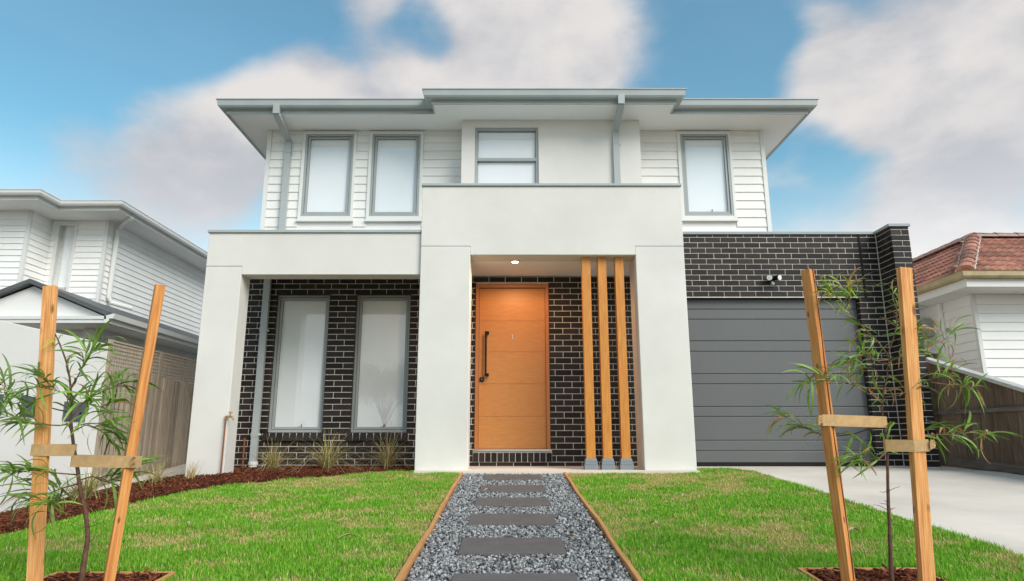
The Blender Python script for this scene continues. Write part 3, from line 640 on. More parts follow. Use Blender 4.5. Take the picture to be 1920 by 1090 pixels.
# ------------------------------------------------------------------ mulch
BOXV = np.array([(-1, -1, -1), (1, -1, -1), (1, 1, -1), (-1, 1, -1), (-1, -1, 1), (1, -1, 1), (1, 1, 1), (-1, 1, 1)]) * .5
BOXF = np.array([(0, 3, 2, 1), (4, 5, 6, 7), (0, 1, 5, 4), (1, 2, 6, 5), (2, 3, 7, 6), (3, 0, 4, 7)])
def chips(name, xy, parent=None, zoff=.01):
    n = len(xy); sz = np.stack([rng.uniform(.02, .075, n), rng.uniform(.006, .018, n), rng.uniform(.003, .007, n)], 1)
    V = BOXV[None] * sz[:, None]; V[:, 1:3, 1] *= .4; az = rng.uniform(0, 2 * math.pi, n); tl = rng.normal(0, .28, n)
    ct, st = np.cos(tl), np.sin(tl); X = V[..., 0] * ct[:, None] - V[..., 2] * st[:, None]; Z = V[..., 0] * st[:, None] + V[..., 2] * ct[:, None]
    ca, sa = np.cos(az), np.sin(az); V2 = np.stack([X * ca[:, None] - V[..., 1] * sa[:, None], X * sa[:, None] + V[..., 1] * ca[:, None], Z], -1)
    V2 += np.stack([xy[:, 0], xy[:, 1], gz(xy[:, 0], xy[:, 1]) + zoff + rng.uniform(-.006, .018, n)], 1)[:, None]
    base = np.array([(.18, .05, .022), (.12, .032, .015), (.075, .021, .012), (.28, .095, .042), (.035, .014, .01)])[rng.choice(5, n, p=[.35, .28, .17, .12, .08])] * rng.uniform(.8, 1.2, (n, 1))
    cols = np.repeat(np.concatenate([base, np.ones((n, 1))], 1), 8, 0)
    return np_mesh(name, 'mulch', V2.reshape(-1, 3), [(BOXF[None] + 8 * np.arange(n)[:, None, None]).reshape(-1, 4)], cols, 'stuff', parent)
n = 42000; xx = rng.uniform(-5.0, -1.16, n); yy = rng.uniform(3.4, 9.78, n)
k = (xx < np.interp(yy, [a for a, b in EL], [b for a, b in EL]) + .01 * rng.normal(size=n)) | (yy > 8.44)
k &= ~((yy > 8.44) & (yy < 8.77) & (xx < -3.5) & (xx > -4.0))
side = np.interp(yy, [8.1, 8.6, 9.6, 12], [-4.85, -4.35, -3.98, -3.9]); k &= ~((yy > 8.1) & (xx < side + .02))
chips('mulch_chips', np.stack([xx, yy], 1)[k], None, .012)

# ------------------------------------------------------------------ grass
def vnoise(x, y, seed=0):
    def h(i, j): 
        s = np.sin(i * 127.1 + j * 311.7 + seed * 74.7) * 43758.5453; return s - np.floor(s)
    i, j = np.floor(x), np.floor(y); u, v = x - i, y - j; u = u * u * (3 - 2 * u); v = v * v * (3 - 2 * v)
    return (h(i, j) * (1 - u) + h(i + 1, j) * u) * (1 - v) + (h(i, j + 1) * (1 - u) + h(i + 1, j + 1) * u) * v
def fb(x, y, s): return .5 * vnoise(x, y, s) + .3 * vnoise(x * 2.1, y * 2.1, s + 1) + .2 * vnoise(x * 4.3, y * 4.3, s + 2)
BEDS = [(-2.42, -1.78, 2.95, 3.79), (1.58, 2.235, 2.95, 3.87)]
def lawn_points(n, y0, y1):
    x = rng.uniform(-4.3, 3.1, n); y = rng.uniform(y0, y1, n)
    xl = np.interp(y, [a for a, b in EL], [b for a, b in EL]) + .015 * rng.normal(size=n); xr = np.interp(y, [-30, 4.4, 7.9, 8.6, 8.95, 9.12, 9.2], [3.05, 3.05, 3.05, 3.04, 2.98, 2.75, 2.4]) + .012 * rng.normal(size=n)
    k = (x > xl) & (x < xr) & ((x < PX0 - .034) | (x > PX1 + .034)) & ((y < 8.39) | (x > 2.33))
    for a, b, c, d in BEDS: k &= ~((x > a - .02) & (x < b + .02) & (y > c) & (y < d + .02))
    return x[k], y[k]
parts_ = [lawn_points(330000, 2.9, 5.2), lawn_points(330000, 5.2, 9.15)]
gx = np.concatenate([p[0] for p in parts_]); gy = np.concatenate([p[1] for p in parts_]); n = len(gx)
dryf = fb(gx * 1.7, gy * 2.0, 3) * .52 + fb(gx * 4.5, gy * 5.5, 9) * .48 + .028 * (gy - 5.2)
edge = np.minimum(np.abs(gx - PX0), np.abs(gx - PX1)); dryf += .13 * np.exp(-edge / .10)
dry = np.clip((dryf - .49) / .19, 0, 1); isdry = rng.uniform(size=n) < dry * .68 + .07
H = rng.uniform(.014, .034, n) * (1.12 - .5 * dry) * (.75 + .6 * vnoise(gx * 3, gy * 3, 21)); H *= np.where(gy < 5, 1.15, 1.0); H[rng.uniform(size=n) < .03] *= 1.5
az = rng.uniform(0, 2 * math.pi, n); lean = np.abs(rng.normal(0, .45, n)) * (1 + dry * .7); wd_ = rng.uniform(.0016, .0032, n) * np.where(gy > 5.2, 1.35, 1.)
dx, dy = np.cos(az), np.sin(az); px, py = -dy, dx
z0 = gz(gx, gy)
def at(t, l, wv): return np.stack([gx + dx * H * l + px * wv, gy + dy * H * l + py * wv, z0 + H * t], 1)
V = np.stack([at(0, 0, -wd_), at(0, 0, wd_), at(.6, .35 * lean, wd_ * .75), at(.6, .35 * lean, -wd_ * .75), at(1.0, lean, wd_ * 0)], 1)
gr = np.array([(.16, .44, .025), (.22, .53, .035), (.31, .59, .05), (.12, .34, .02), (.44, .63, .085)])[rng.choice(5, n, p=[.28, .3, .18, .14, .10])]
dr_ = np.array([(.74, .55, .26), (.66, .46, .19), (.82, .67, .38), (.56, .48, .15)])[rng.choice(4, n, p=[.35, .25, .15, .25])]
gcol = np.where(isdry[:, None], dr_, gr * (1 - .0 * dry[:, None])) * rng.uniform(.8, 1.2, (n, 1))
cols = np.repeat(np.concatenate([gcol, np.ones((n, 1))], 1), 5, 0)
ix = 5 * np.arange(n)[:, None]
np_mesh('grass', 'grass', V.reshape(-1, 3), [np.array([[0, 1, 2, 3]]) + ix, np.array([[3, 2, 4]]) + ix], cols, 'stuff')
# leaf litter on the lawn and path
LIT = [(2.35, 4.75, .3, 'pale curled dead leaf lying on the lawn near the driveway edge'), (-1.05, 4.55, 1.0, 'straw coloured twig like dead leaf lying on the left lawn'), (1.05, 5.0, 2.0, 'pale dead leaf on the right lawn beside the path'), (-.2, 6.62, .7, 'pale dead leaf resting on the gravel by the third stepping stone'), (.42, 4.55, 2.6, 'small pale leaf at the corner of the fifth stepping stone'), (1.6, 6.3, 1.2, 'pale dead leaf in the middle of the right lawn'), (-2.3, 5.0, 2.2, 'pale dead leaf on the left lawn behind the staked sapling')]
for x, y, a, lab in LIT:
    mb = MB(); Ln, Wd = (.085, .028) if 'twig' not in lab else (.17, .012)
    for i in range(7):
        t = i / 6; wv = Wd * math.sin(math.pi * min(1, t * .9 + .06)) ; zz_ = .018 * math.sin(t * 3.1) + .004
        for s in (-1, 0, 1): mb.v.append(((t - .5) * Ln, s * wv * .5, zz_ + (.008 if s else 0)))
    for i in range(6):
        for s in range(2): q = i * 3 + s; mb.f.append((q, q + 1, q + 4, q + 3))
    tag(mb.build('dead_leaf', 'deadleaf', smooth=True, M=Matrix.Translation((x, y, gzf(x, y) + .03)) @ Matrix.Rotation(a, 4, 'Z')), lab, 'leaf', 'dead leaves on the ground')

# ------------------------------------------------------------------ tussock grasses
def tussock(x, y, h, nbl, spread, label, z=None, green=.25):
    mb = MB(); z = gzf(x, y) + .01 if z is None else z; cols = []
    for i in range(nbl):
        a = random.uniform(0, 2 * math.pi); l = h * random.uniform(.5, 1.25); sp = spread * random.uniform(.15, 1.75) * h; bx, by = random.gauss(0, .025), random.gauss(0, .025)
        droop = random.uniform(.1, .65) * sp; w0 = random.uniform(.0028, .0052); n0 = len(mb.v); K = 6
        c = random.choice([(.24, .27, .06), (.32, .34, .09), (.15, .21, .04)]) if random.random() < green else random.choice([(.70, .54, .28), (.60, .44, .20), (.78, .65, .38), (.50, .38, .17)])
        for k in range(K + 1):
            t = k / K; r = sp * t ** 1.5; zz_ = l * (t - .0) - droop * 1.3 * t ** 3; ww = w0 * (1 - t * .85)
            for s in (-1, 1): mb.v.append((bx + math.cos(a) * r - math.sin(a) * ww * s, by + math.sin(a) * r + math.cos(a) * ww * s, max(.004, zz_))); cols.append((*c, 1))
        for k in range(K): q = n0 + 2 * k; mb.f.append((q, q + 1, q + 3, q + 2))
    o = mb.build('tussock_grass', 'tussock', M=Matrix.Translation((x, y, z)), fix=False)
    a = o.data.color_attributes.new('Col', 'FLOAT_COLOR', 'POINT'); a.data.foreach_set('color', np.array(cols, np.float32).ravel())
    tag(o, label, 'tussock grass', 'tussock grasses in the mulch beds'); return o
tussock(-3.12, 9.05, .42, 190, 1.1, 'straw coloured tussock beside the white drain collar')
tussock(-2.36, 8.9, .52, 280, 1.35, 'largest straw tussock, in front of the brick between both ground floor windows', green=.35)
tussock(-1.62, 9.15, .52, 220, .9, 'upright straw tussock under the right ground floor window')
tussock(-3.80, 8.22, .24, 70, .6, 'small thin tussock against the foot of the left pillar')
tussock(-4.22, 8.2, .30, 120, 1.5, 'spreading dry tussock at the corner of the concrete side path')
tussock(-4.35, 7.1, .40, 200, 1.1, 'wide straw tussock behind the right stake of the left sapling', green=.4)
tussock(-4.75, 7.6, .26, 70, 1.0, 'greener small tussock at the end of the white boundary wall', green=.7)

# ------------------------------------------------------------------ saplings with stakes and ties
def stake(name_label, b, t, w, d, rz, m='stake', crack=False):
    b, t = Vector(b), Vector(t); ax = (t - b); L_ = ax.length; ax.normalize()
    xd = Vector((math.cos(rz), math.sin(rz), 0)); xd = (xd - ax * xd.dot(ax)).normalized(); yd = ax.cross(xd)
    M = Matrix((( xd.x, yd.x, ax.x, b.x), (xd.y, yd.y, ax.y, b.y), (xd.z, yd.z, ax.z, b.z), (0, 0, 0, 1)))
    mb = MB(); K = 14
    for k in range(K + 1):
        z = L_ * k / K; j = lambda: random.uniform(-.0012, .0012)
        mb.v += [(-w / 2 + j(), -d / 2 + j(), z), (w / 2 + j(), -d / 2 + j(), z), (w / 2 + j(), d / 2 + j(), z), (-w / 2 + j(), d / 2 + j(), z)]
    for k in range(K):
        for q in range(4): mb.f.append((k * 4 + q, k * 4 + (q + 1) % 4, k * 4 + 4 + (q + 1) % 4, k * 4 + 4 + q))
    mb.f += [(3, 2, 1, 0), (K * 4, K * 4 + 1, K * 4 + 2, K * 4 + 3)]
    o = mb.build('timber_stake', m, bevel=.002, M=M); tag(o, name_label, 'stake', 'timber stakes beside the saplings')
    return o, M, L_
def tie(label, stake_c, sw, sd_, trunk_c, h, y_off=0., tail=None):
    """hessian band: a loop round stake and trunk; plan outline is the hull of stake corners and trunk circle"""
    pts = []
    for sx in (-1, 1):
        for sy in (-1, 1): pts.append((stake_c[0] + sx * (sw / 2 + .003), stake_c[1] + sy * (sd_ / 2 + .003)))
    for k in range(10): pts.append((trunk_c[0] + .016 * math.cos(k * .628), trunk_c[1] + .016 * math.sin(k * .628)))
    pts = sorted(set(pts)); 
    def cross(o, a, b): return (a[0] - o[0]) * (b[1] - o[1]) - (a[1] - o[1]) * (b[0] - o[0])
    lo_, up_ = [], []
    for p in pts:
        while len(lo_) > 1 and cross(lo_[-2], lo_[-1], p) <= 0: lo_.pop()
        lo_.append(p)
    for p in reversed(pts):
        while len(up_) > 1 and cross(up_[-2], up_[-1], p) <= 0: up_.pop()
        up_.append(p)
    hull = lo_[:-1] + up_[:-1]; mb = MB(); n = len(hull); th = .0022
    cx, cy = sum(p[0] for p in hull) / n, sum(p[1] for p in hull) / n
    def zc(p):
        t = (p[0] - stake_c[0]) / (trunk_c[0] - stake_c[0]); return stake_c[2] + (trunk_c[2] - stake_c[2]) * t
    for p in hull:
        d = Vector((p[0] - cx, p[1] - cy)).normalized() * th; z = zc(p); jj = random.uniform(-.002, .002)
        mb.v += [(p[0], p[1], z - h / 2 + jj), (p[0], p[1], z + h / 2 + jj), (p[0] + d.x, p[1] + d.y, z + h / 2 + jj), (p[0] + d.x, p[1] + d.y, z - h / 2 + jj)]
    for i in range(n):
        j = (i + 1) % n
        for q in range(4): mb.f.append((i * 4 + q, i * 4 + (q + 1) % 4, j * 4 + (q + 1) % 4, j * 4 + q))
    o = mb.build('tree_tie', 'tie'); tag(o, label, 'tree tie', 'hessian ties on the saplings')
    if tail:      # gathered, stapled end of the band
        t = MB(); c = Vector(tail)
        for k in range(5):
            a = random.uniform(-.5, .5); t.prism([c + Vector((0, -.006 - .002 * k, -.024 + .008 * k)), c + Vector((.024, -.010 - .002 * k, -.014 + .009 * k + a * .01)), c + Vector((.034, -.006, -.004 + .006 * k)), c + Vector((.01, -.004, .004 + .006 * k))], (0, .003, 0))
        t.build('tie_end', 'tie', o)
    return o
LEFT = {'trunk': [(-2.106, 3.5, -0.40), (-2.105, 3.498, -0.3), (-2.106, 3.496, -0.208), (-2.096, 3.494, -0.092), (-2.131, 3.491, 0.043), (-2.161, 3.489, 0.112), (-2.195, 3.487, 0.243), (-2.233, 3.485, 0.365), (-2.256, 3.483, 0.453), (-2.266, 3.481, 0.529), (-2.266, 3.479, 0.57), (-2.284, 3.476, 0.674), (-2.318, 3.474, 0.777), (-2.361, 3.472, 0.864), (-2.395, 3.47, 0.926)],
 'br': [[(-2.269, 3.5, 0.495), (-2.26, 3.53, 0.539), (-2.242, 3.56, 0.592), (-2.194, 3.59, 0.629), (-2.161, 3.62, 0.649), (-2.11, 3.65, 0.683)], [(-2.264, 3.5, 0.461), (-2.299, 3.45, 0.452), (-2.392, 3.4, 0.459), (-2.444, 3.35, 0.482), (-2.484, 3.3, 0.503)], [(-2.277, 3.5, 0.52), (-2.392, 3.545, 0.539), (-2.59, 3.59, 0.585), (-2.711, 3.635, 0.632), (-2.79, 3.68, 0.69)], [(-2.282, 3.48, 0.648), (-2.23, 3.447, 0.705), (-2.19, 3.413, 0.753), (-2.128, 3.38, 0.827)], [(-2.254, 3.5, 0.419), (-2.228, 3.567, 0.462), (-2.175, 3.633, 0.42), (-2.154, 3.7, 0.376)], [(-2.274, 3.49, 0.571), (-2.291, 3.44, 0.619), (-2.328, 3.39, 0.633), (-2.345, 3.34, 0.637)], [(-2.276, 3.49, 0.554), (-2.171, 3.423, 0.568), (-2.076, 3.357, 0.548), (-1.982, 3.29, 0.513)], [(-2.199, 3.5, 0.207), (-2.266, 3.462, 0.216), (-2.356, 3.425, 0.231), (-2.421, 3.388, 0.226), (-2.42, 3.35, 0.215)], [(-2.182, 3.5, 0.165), (-2.278, 3.53, 0.142), (-2.366, 3.56, 0.112), (-2.445, 3.59, 0.11), (-2.497, 3.62, 0.072)], [(-2.187, 3.5, 0.179), (-2.144, 3.538, 0.198), (-2.097, 3.575, 0.167), (-2.076, 3.612, 0.179), (-2.026, 3.65, 0.206)], [(-2.174, 3.5, 0.137), (-2.199, 3.427, 0.116), (-2.21, 3.353, 0.095), (-2.181, 3.28, 0.051)]]}
RIGHT = {'trunk': [(1.915, 3.55, -0.42), (1.92, 3.55, -0.31), (1.934, 3.55, -0.133), (1.946, 3.55, 0.021), (1.958, 3.55, 0.169), (1.972, 3.55, 0.265), (1.978, 3.55, 0.356), (1.974, 3.55, 0.435), (1.971, 3.55, 0.526), (1.987, 3.55, 0.6), (2.014, 3.55, 0.68), (2.023, 3.55, 0.714), (2.044, 3.55, 0.815)],
 'br': [[(2.044, 3.55, 0.815), (2.0, 3.525, 0.871), (1.928, 3.5, 0.934), (1.856, 3.475, 0.996), (1.8, 3.45, 1.058), (1.743, 3.425, 1.112), (1.69, 3.4, 1.14)], [(1.8, 3.45, 1.058), (1.8, 3.425, 1.112), (1.793, 3.4, 1.155)], [(2.041, 3.55, 0.826), (2.096, 3.575, 0.915), (2.14, 3.6, 1.003), (2.17, 3.625, 1.123), (2.173, 3.65, 1.187)], [(1.988, 3.55, 0.6), (2.042, 3.525, 0.605), (2.096, 3.5, 0.62), (2.152, 3.475, 0.651), (2.188, 3.45, 0.686), (2.234, 3.425, 0.703), (2.278, 3.4, 0.711)], [(2.192, 3.46, 0.673), (2.299, 3.493, 0.663), (2.388, 3.527, 0.665), (2.477, 3.56, 0.654)], [(1.982, 3.55, 0.395), (2.087, 3.59, 0.401), (2.248, 3.63, 0.408), (2.411, 3.67, 0.408), (2.544, 3.71, 0.419), (2.655, 3.75, 0.408)], [(1.972, 3.55, 0.444), (1.912, 3.57, 0.441), (1.837, 3.59, 0.411), (1.765, 3.61, 0.401), (1.666, 3.63, 0.408), (1.596, 3.65, 0.449), (1.519, 3.67, 0.497)], [(2.0, 3.55, 0.647), (1.904, 3.51, 0.644), (1.804, 3.47, 0.658), (1.707, 3.43, 0.677), (1.615, 3.39, 0.674), (1.526, 3.35, 0.674)], [(2.042, 3.55, 0.8), (1.94, 3.5, 0.787), (1.859, 3.45, 0.818), (1.757, 3.4, 0.769)], [(2.045, 3.55, 0.8), (2.155, 3.587, 0.827), (2.297, 3.625, 0.877), (2.425, 3.662, 0.92), (2.511, 3.7, 0.972)], [(2.034, 3.55, 0.771), (2.024, 3.6, 0.791), (2.005, 3.65, 0.782), (1.983, 3.7, 0.756)], [(2.04, 3.55, 0.786), (2.142, 3.617, 0.823), (2.253, 3.683, 0.908), (2.334, 3.75, 0.988)], [(1.977, 3.55, 0.326), (1.896, 3.517, 0.273), (1.824, 3.483, 0.258), (1.77, 3.45, 0.275)]]}
leaf_meshes = {}
for key in ('leaf', 'leafnew', 'leafdry'):
    for var in range(5):
        mb = MB(); K = 7; a0 = (.35, .6, .15, .5, .25)[var]; curv = (1.3, 1.9, 1.0, 2.3, 1.6)[var]; side_c = (.25, -.2, .4, -.35, 0)[var]
        p = Vector((0, 0, 0)); 
        if key == 'leafdry': curv *= 1.5
        for k in range(K + 1):
            t = k / K; th = a0 - curv * t; ph_ = side_c * t
            wv = .028 * (math.sin(math.pi * min(1, t ** .75 * .97 + .02)) ** .8 + .05); tw = .5 * t * (1 if var % 2 else -1)
            nrm = Vector((-math.sin(ph_) * math.cos(tw), math.cos(ph_) * math.cos(tw), math.sin(tw)))
            mb.v += [tuple(p - nrm * wv), tuple(p + nrm * wv)]
            p = p + Vector((math.cos(th) * math.cos(ph_), math.cos(th) * math.sin(ph_), math.sin(th))) / K
        for k in range(K): mb.f.append((2 * k, 2 * k + 1, 2 * k + 3, 2 * k + 2))
        leaf_meshes[key, var] = mb.mesh('leaf', key, smooth=True, fix=False)
def resample(pts, n):
    P = [Vector(p) for p in pts]; d = [0]
    for a, b in zip(P, P[1:]): d.append(d[-1] + (b - a).length)
    res = []
    for i in range(n):
        s = d[-1] * i / (n - 1); k = max(j for j in range(len(d)) if d[j] <= s + 1e-9); k = min(k, len(P) - 2)
        res.append(P[k].lerp(P[k + 1], (s - d[k]) / max(1e-9, d[k + 1] - d[k])))
    return res
def sapling(data, label, r0, dens, dryp, newtips, lsize, cap):
    base = data['trunk'][0]; root = empty('sapling', base, label, 'sapling', 'staked saplings on the lawn')
    T = data['trunk']; n = len(T); sm = resample(T, 40)
    for k in range(2): sm = [sm[0]] + [(sm[i - 1] + sm[i] * 2 + sm[i + 1]) / 4 for i in range(1, 39)] + [sm[-1]]
    MB().tube([p + Vector((random.gauss(0, .0008), random.gauss(0, .0008), 0)) for p in sm], [r0 * (1 - .78 * (i / 39) ** .9) * random.uniform(.94, 1.08) for i in range(40)], 8).build('trunk', 'bark', root, smooth=True)
    tw = MB(); leaves = []; fresh = []
    for bi, br in enumerate(data['br']):
        pts = resample(br, 12); tw.tube(pts, [.0042 * (1 - .75 * i / 11) for i in range(12)], 5)
        L_ = sum((b - a).length for a, b in zip(pts, pts[1:]))
        nn = int(dens * (L_ * 26 + 6))
        for k in range(nn):
            t = random.uniform(.28, 1.0) if random.random() < .75 else 1.0
            i = min(10, int(t * 11)); p = pts[i].lerp(pts[i + 1], t * 11 - i) if t < 1 else pts[11]
            d = (pts[i + 1] - pts[i]).normalized(); leaves.append((p, d, bi, t))
        for k in range(2):       # side twigs
            i = random.randint(4, 9); d = (pts[i + 1] - pts[i]).normalized(); q = pts[i]; v = (d + Vector((random.uniform(-.8, .8), random.uniform(-.8, .8), random.uniform(-.3, .8)))).normalized()
            e = q + v * random.uniform(.05, .12); tw.tube([q, q.lerp(e, .5) + Vector((0, 0, .006)), e], [.002, .0015, .0008], 4)
            for s in range(int(3 * dens)): leaves.append((q.lerp(e, random.uniform(.4, 1)), v, bi, .9))
    for bi in newtips:                 # crowded new growth at the tips
        e = Vector(data['br'][bi][-1])
        for k in range(16): fresh.append((e + Vector((random.gauss(0, .022), random.gauss(0, .022), random.gauss(0, .018))), Vector((random.uniform(-1, 1), random.uniform(-1, 1), .5)).normalized(), bi, 1.0))
    for k in range(int(14 * dens)):   # leaves on the leader
        i = random.randint(22, 38); leaves.append((sm[i], Vector((random.uniform(-1, 1), random.uniform(-1, 1), .6)).normalized(), -1, i / 39))
    for k in range(12):                # bare snapped twigs low on the stem
        i = random.randint(7, 17); a = random.uniform(0, 6.28); q = sm[i]; e = q + Vector((math.cos(a), math.sin(a), random.uniform(-.2, .6))) * random.uniform(.03, .09); tw.tube([q, q.lerp(e, .6) + Vector((0, 0, random.uniform(-.008, .008))), e], [.0018, .0014, .0007], 4)
    crown = tw.build('crown', 'twig', root, smooth=True)
    random.shuffle(leaves)
    leaves = fresh + leaves
    extra = {}
    for li, (p, d, bi, t) in enumerate(leaves[:cap]):
        a = math.atan2(d.y, d.x) + random.gauss(0, .75)
        pit = math.asin(max(-1, min(1, d.z))) * .5 + random.gauss(.05, .45)
        isnew = (bi in newtips and t > .55) or (bi == -1 and t > .85); key = 'leafnew' if isnew and random.random() < .8 else ('leafdry' if random.random() < dryp else 'leaf')
        s = random.uniform(.6, 1.25) * lsize * (.62 if key == 'leafnew' else 1)
        M = Matrix.Translation(p) @ Matrix.Rotation(a, 4, 'Z') @ Matrix.Rotation(-pit, 4, 'Y') @ Matrix.Rotation(random.gauss(0, .7), 4, 'X') @ Matrix.Diagonal((s, s, s, 1))
        me = leaf_meshes[key, random.randrange(5)]
        if li < 298: inst('leaf', me, crown, M)
        else:                          # past the first 298 the leaves are joined, one mesh for each leaf colour
            mb = extra.setdefault(key, MB()); n0 = len(mb.v); mb.v += [tuple(M @ v.co) for v in me.vertices]; mb.f += [tuple(n0 + i for i in q.vertices) for q in me.polygons]
    if extra:
        allv = MB(); mats = []; mi = []
        for key, mb in extra.items():
            n0 = len(allv.v); allv.v += mb.v; allv.f += [tuple(n0 + i for i in q) for q in mb.f]; mats.append(MT[key]); mi += [len(mats) - 1] * len(mb.f)
        o = allv.build('foliage', mats[0], crown, smooth=True, fix=False); tag(o, kind='stuff')
        for m_ in mats[1:]: o.data.materials.append(m_)
        o.data.polygons.foreach_set('material_index', mi)
    return root
sapling(LEFT, 'leafy young tree with drooping dark green leaves between the left stakes', .0145, 2.9, .02, (), .21, 400)
sapling(RIGHT, 'thin young tree with sparse browning leaves between the right stakes', .0125, 3.3, .2, (0, 1), .18, 430)
stake('flat faced timber stake at far left, leaning outwards', (-2.305, 3.46, -.36), (-2.455, 3.46, 1.184), .064, .032, .05)
stake('knotty orange timber stake right of the left sapling, leaning right', (-1.975, 3.5, -.36), (-1.889, 3.5, 1.199), .046, .046, R(38), 'stakered')
s3, M3, L3 = stake('split timber stake with a dark red crack left of the right sapling', (1.690, 3.52, -.36), (1.640, 3.52, 1.289), .048, .05, R(33), 'stakered')
mb = MB(); k = 26
for i in range(k + 1):
    z = L3 * (.02 + .98 * i / k); x = .006 + .006 * math.sin(i * .35) + random.uniform(-.002, .002); ww = .0022 + .0016 * math.sin(i * .8) ** 2; mb.v += [(x - ww, -.0275, z), (x + ww, -.0275, z), (x + ww, -.02, z), (x - ww, -.02, z)]
for i in range(k):
    for q in range(4): mb.f.append((i * 4 + q, i * 4 + (q + 1) % 4, i * 4 + 4 + (q + 1) % 4, i * 4 + 4 + q))
mb.build('crack', 'crack', s3, M=M3)
stake('pale broad timber stake at right of the right sapling', (2.062, 3.5, -.36), (2.160, 3.5, 1.295), .070, .036, .12)
tie('hessian band from the far left stake to the left sapling', (-2.375, 3.46, .33), .066, .034, (-2.232, 3.485, .33), .057)
tie('hessian band from the knotty orange stake to the left sapling', (-1.935, 3.5, .273), .066, .066, (-2.212, 3.487, .277), .058, tail=(-1.91, 3.46, .275))
tie('hessian band from the split stake to the right sapling', (1.662, 3.52, .478), .066, .066, (1.973, 3.55, .472), .058, tail=(1.60, 3.49, .478))
tie('hessian band from the pale broad stake to the right sapling', (2.112, 3.5, .352), .072, .04, (1.980, 3.55, .352), .06, tail=(2.15, 3.475, .355))
# planting pits: timber frames filled with mulch
for (a, b, c, d), lab in zip(BEDS, ('timber framed mulch pit round the left sapling', 'timber framed mulch pit round the right sapling')):
    root = empty('planting_pit', ((a + b) / 2, (c + d) / 2, gzf(1, 3.4)), lab, 'planting pit', 'planting pits')
    def rail(x0, x1, y0, y1):
        mb = MB(); mb.v = [(x, y, gzf(1, y) - .08) for x, y in ((x0, y0), (x1, y0), (x1, y1), (x0, y1))] + [(x, y, gzf(1, y) + .022) for x, y in ((x0, y0), (x1, y0), (x1, y1), (x0, y1))]
        mb.f = [(0, 3, 2, 1), (4, 5, 6, 7), (0, 1, 5, 4), (1, 2, 6, 5), (2, 3, 7, 6), (3, 0, 4, 7)]; return mb.build('edging_board', 'edging', root, bevel=.002)
    rail(a, b, d - .02, d); rail(a, a + .02, c, d - .021); rail(b - .02, b, c, d - .021); rail(a + .021, b - .021, c, c + .02)
    mb = MB(); mb.v = [(x, y, gzf(1, y) + .003) for x, y in ((a + .02, c + .02), (b - .02, c + .02), (b - .02, d - .02), (a + .02, d - .02))]; mb.f = [(0, 1, 2, 3)]; mb.build('mulch_fill', 'mulchbase', root)
    n = 2200; chips('mulch_chips', np.stack([rng.uniform(a + .04, b - .04, n), rng.uniform(c + .04, d - .04, n)], 1), root, .008)

# ------------------------------------------------------------------ left boundary: white wall, then paling fence
bw = empty('boundary_wall', (-5.05, 6.5, -.4), 'white rendered boundary wall at far left with grey service boxes', 'wall')
XB = -5.02
mb = MB(); mb.prism([(XB, 2.0, -1.1), (XB, 8.27, -1.1), (XB, 8.27, 1.535), (XB, 2.0, 1.49)], (-.2, 0, 0)); mb.build('wall_panel', 'nrender', bw, bevel=.008)
for y0, y1, z0, z1, nm in ((6.91, 7.22, .60, .81, 'meter_box'), (7.58, 7.98, .57, .79, 'meter_box'), (6.30, 6.65, .60, .81, 'meter_box')):
    o = box(nm, 'meter', bw, XB - .01, XB + .012, y0, y1, z0, z1, bevel=.003); box('lid', 'meter', o, XB + .0125, XB + .02, y0 + .02, y1 - .02, z0 + .02, z1 - .02, bevel=.002)
    MB().tube([(XB + .02, y1 - .12, z0 + .09), (XB + .026, y1 - .12, z0 + .09)], .018, 10).build('lock', 'black', o)
fl = empty('paling_fence', (-5.05, 10, -.1), 'weathered grey paling fence with lattice top beside the left passage', 'fence')
y = 8.30; me_cache = []
while y < 14:
    wv = random.uniform(.085, .105); zt = 1.23 + random.uniform(-.012, .012); xo = random.choice((0, .016))
    box('paling', 'paling', fl, XB - .02 + xo, XB - .004 + xo, y, y + wv, -.2, zt); y += wv - (.012 if xo else -.002) + random.uniform(0, .004)
for y in (8.31, 9.55, 10.8, 12.05): box('post', 'paling', fl, XB - .02, XB + .015, y - .035, y + .035, -.2, 1.60)
for z in (.2, 1.0): box('rail', 'paling', fl, XB - .08, XB - .021, 8.28, 14, z, z + .06)
for a, b in ((8.346, 9.514), (9.586, 10.764), (10.836, 12.014)):
    mb = MB(); n = int((b - a) / .052)
    for i in range(n + 1): yy_ = a + (b - a) * i / n; mb.box(XB - .012, XB - .006, yy_ - .012, yy_ + .012, 1.25, 1.56)
    for z in np.arange(1.25, 1.565, .05): mb.box(XB - .0055, XB + .0005, a, b, z - .012, z + .012)
    mb.build('lattice_panel', 'paling', fl)
    box('lattice_cap', 'paling', fl, XB - .03, XB + .008, a, b, 1.575, 1.60)

# ------------------------------------------------------------------ neighbour on the left
nl = empty('neighbour_house', (-8, 13, -.3), 'white weatherboard two storey neighbour house at left with dark porch roof', 'house')
XS, YC, ZT = -7.5, 11.844, 4.362
ZN = list(np.arange(2.2, ZT + .02, .1105)); ZN[-1] = ZT
box('upper_wall', 'nwhite', nl, -12, XS - .002, YC + .1, 24, 1.5, ZT - .002); box('upper_wall', 'nwhite', nl, -14, -8.555, 11.30, YC + .2, 1.5, ZT - .004)
wx0, wx1, wz0, wz1 = -8.435, -8.04, 3.05, 4.31
wall_holes('upper_wall_face', 'nwhite', nl, -8.55, XS - .004, YC, YC + .09, 2.0, ZT - .003, [(wx0 + .04, wx1 - .04, wz0 + .03, wz1 - .03)])
boards_x(nl, -8.53, XS - .03, YC, ZN, [(wx0, wx1, 2.2, wz1)], 'nwhite'); boards_x(nl, -11.5, -8.58, 11.28, ZN, [], 'nwhite')
boards_y(nl, 11.28, YC, -8.55, 1, ZN); boards_y(nl, YC + .04, 22, XS, 1, ZN)
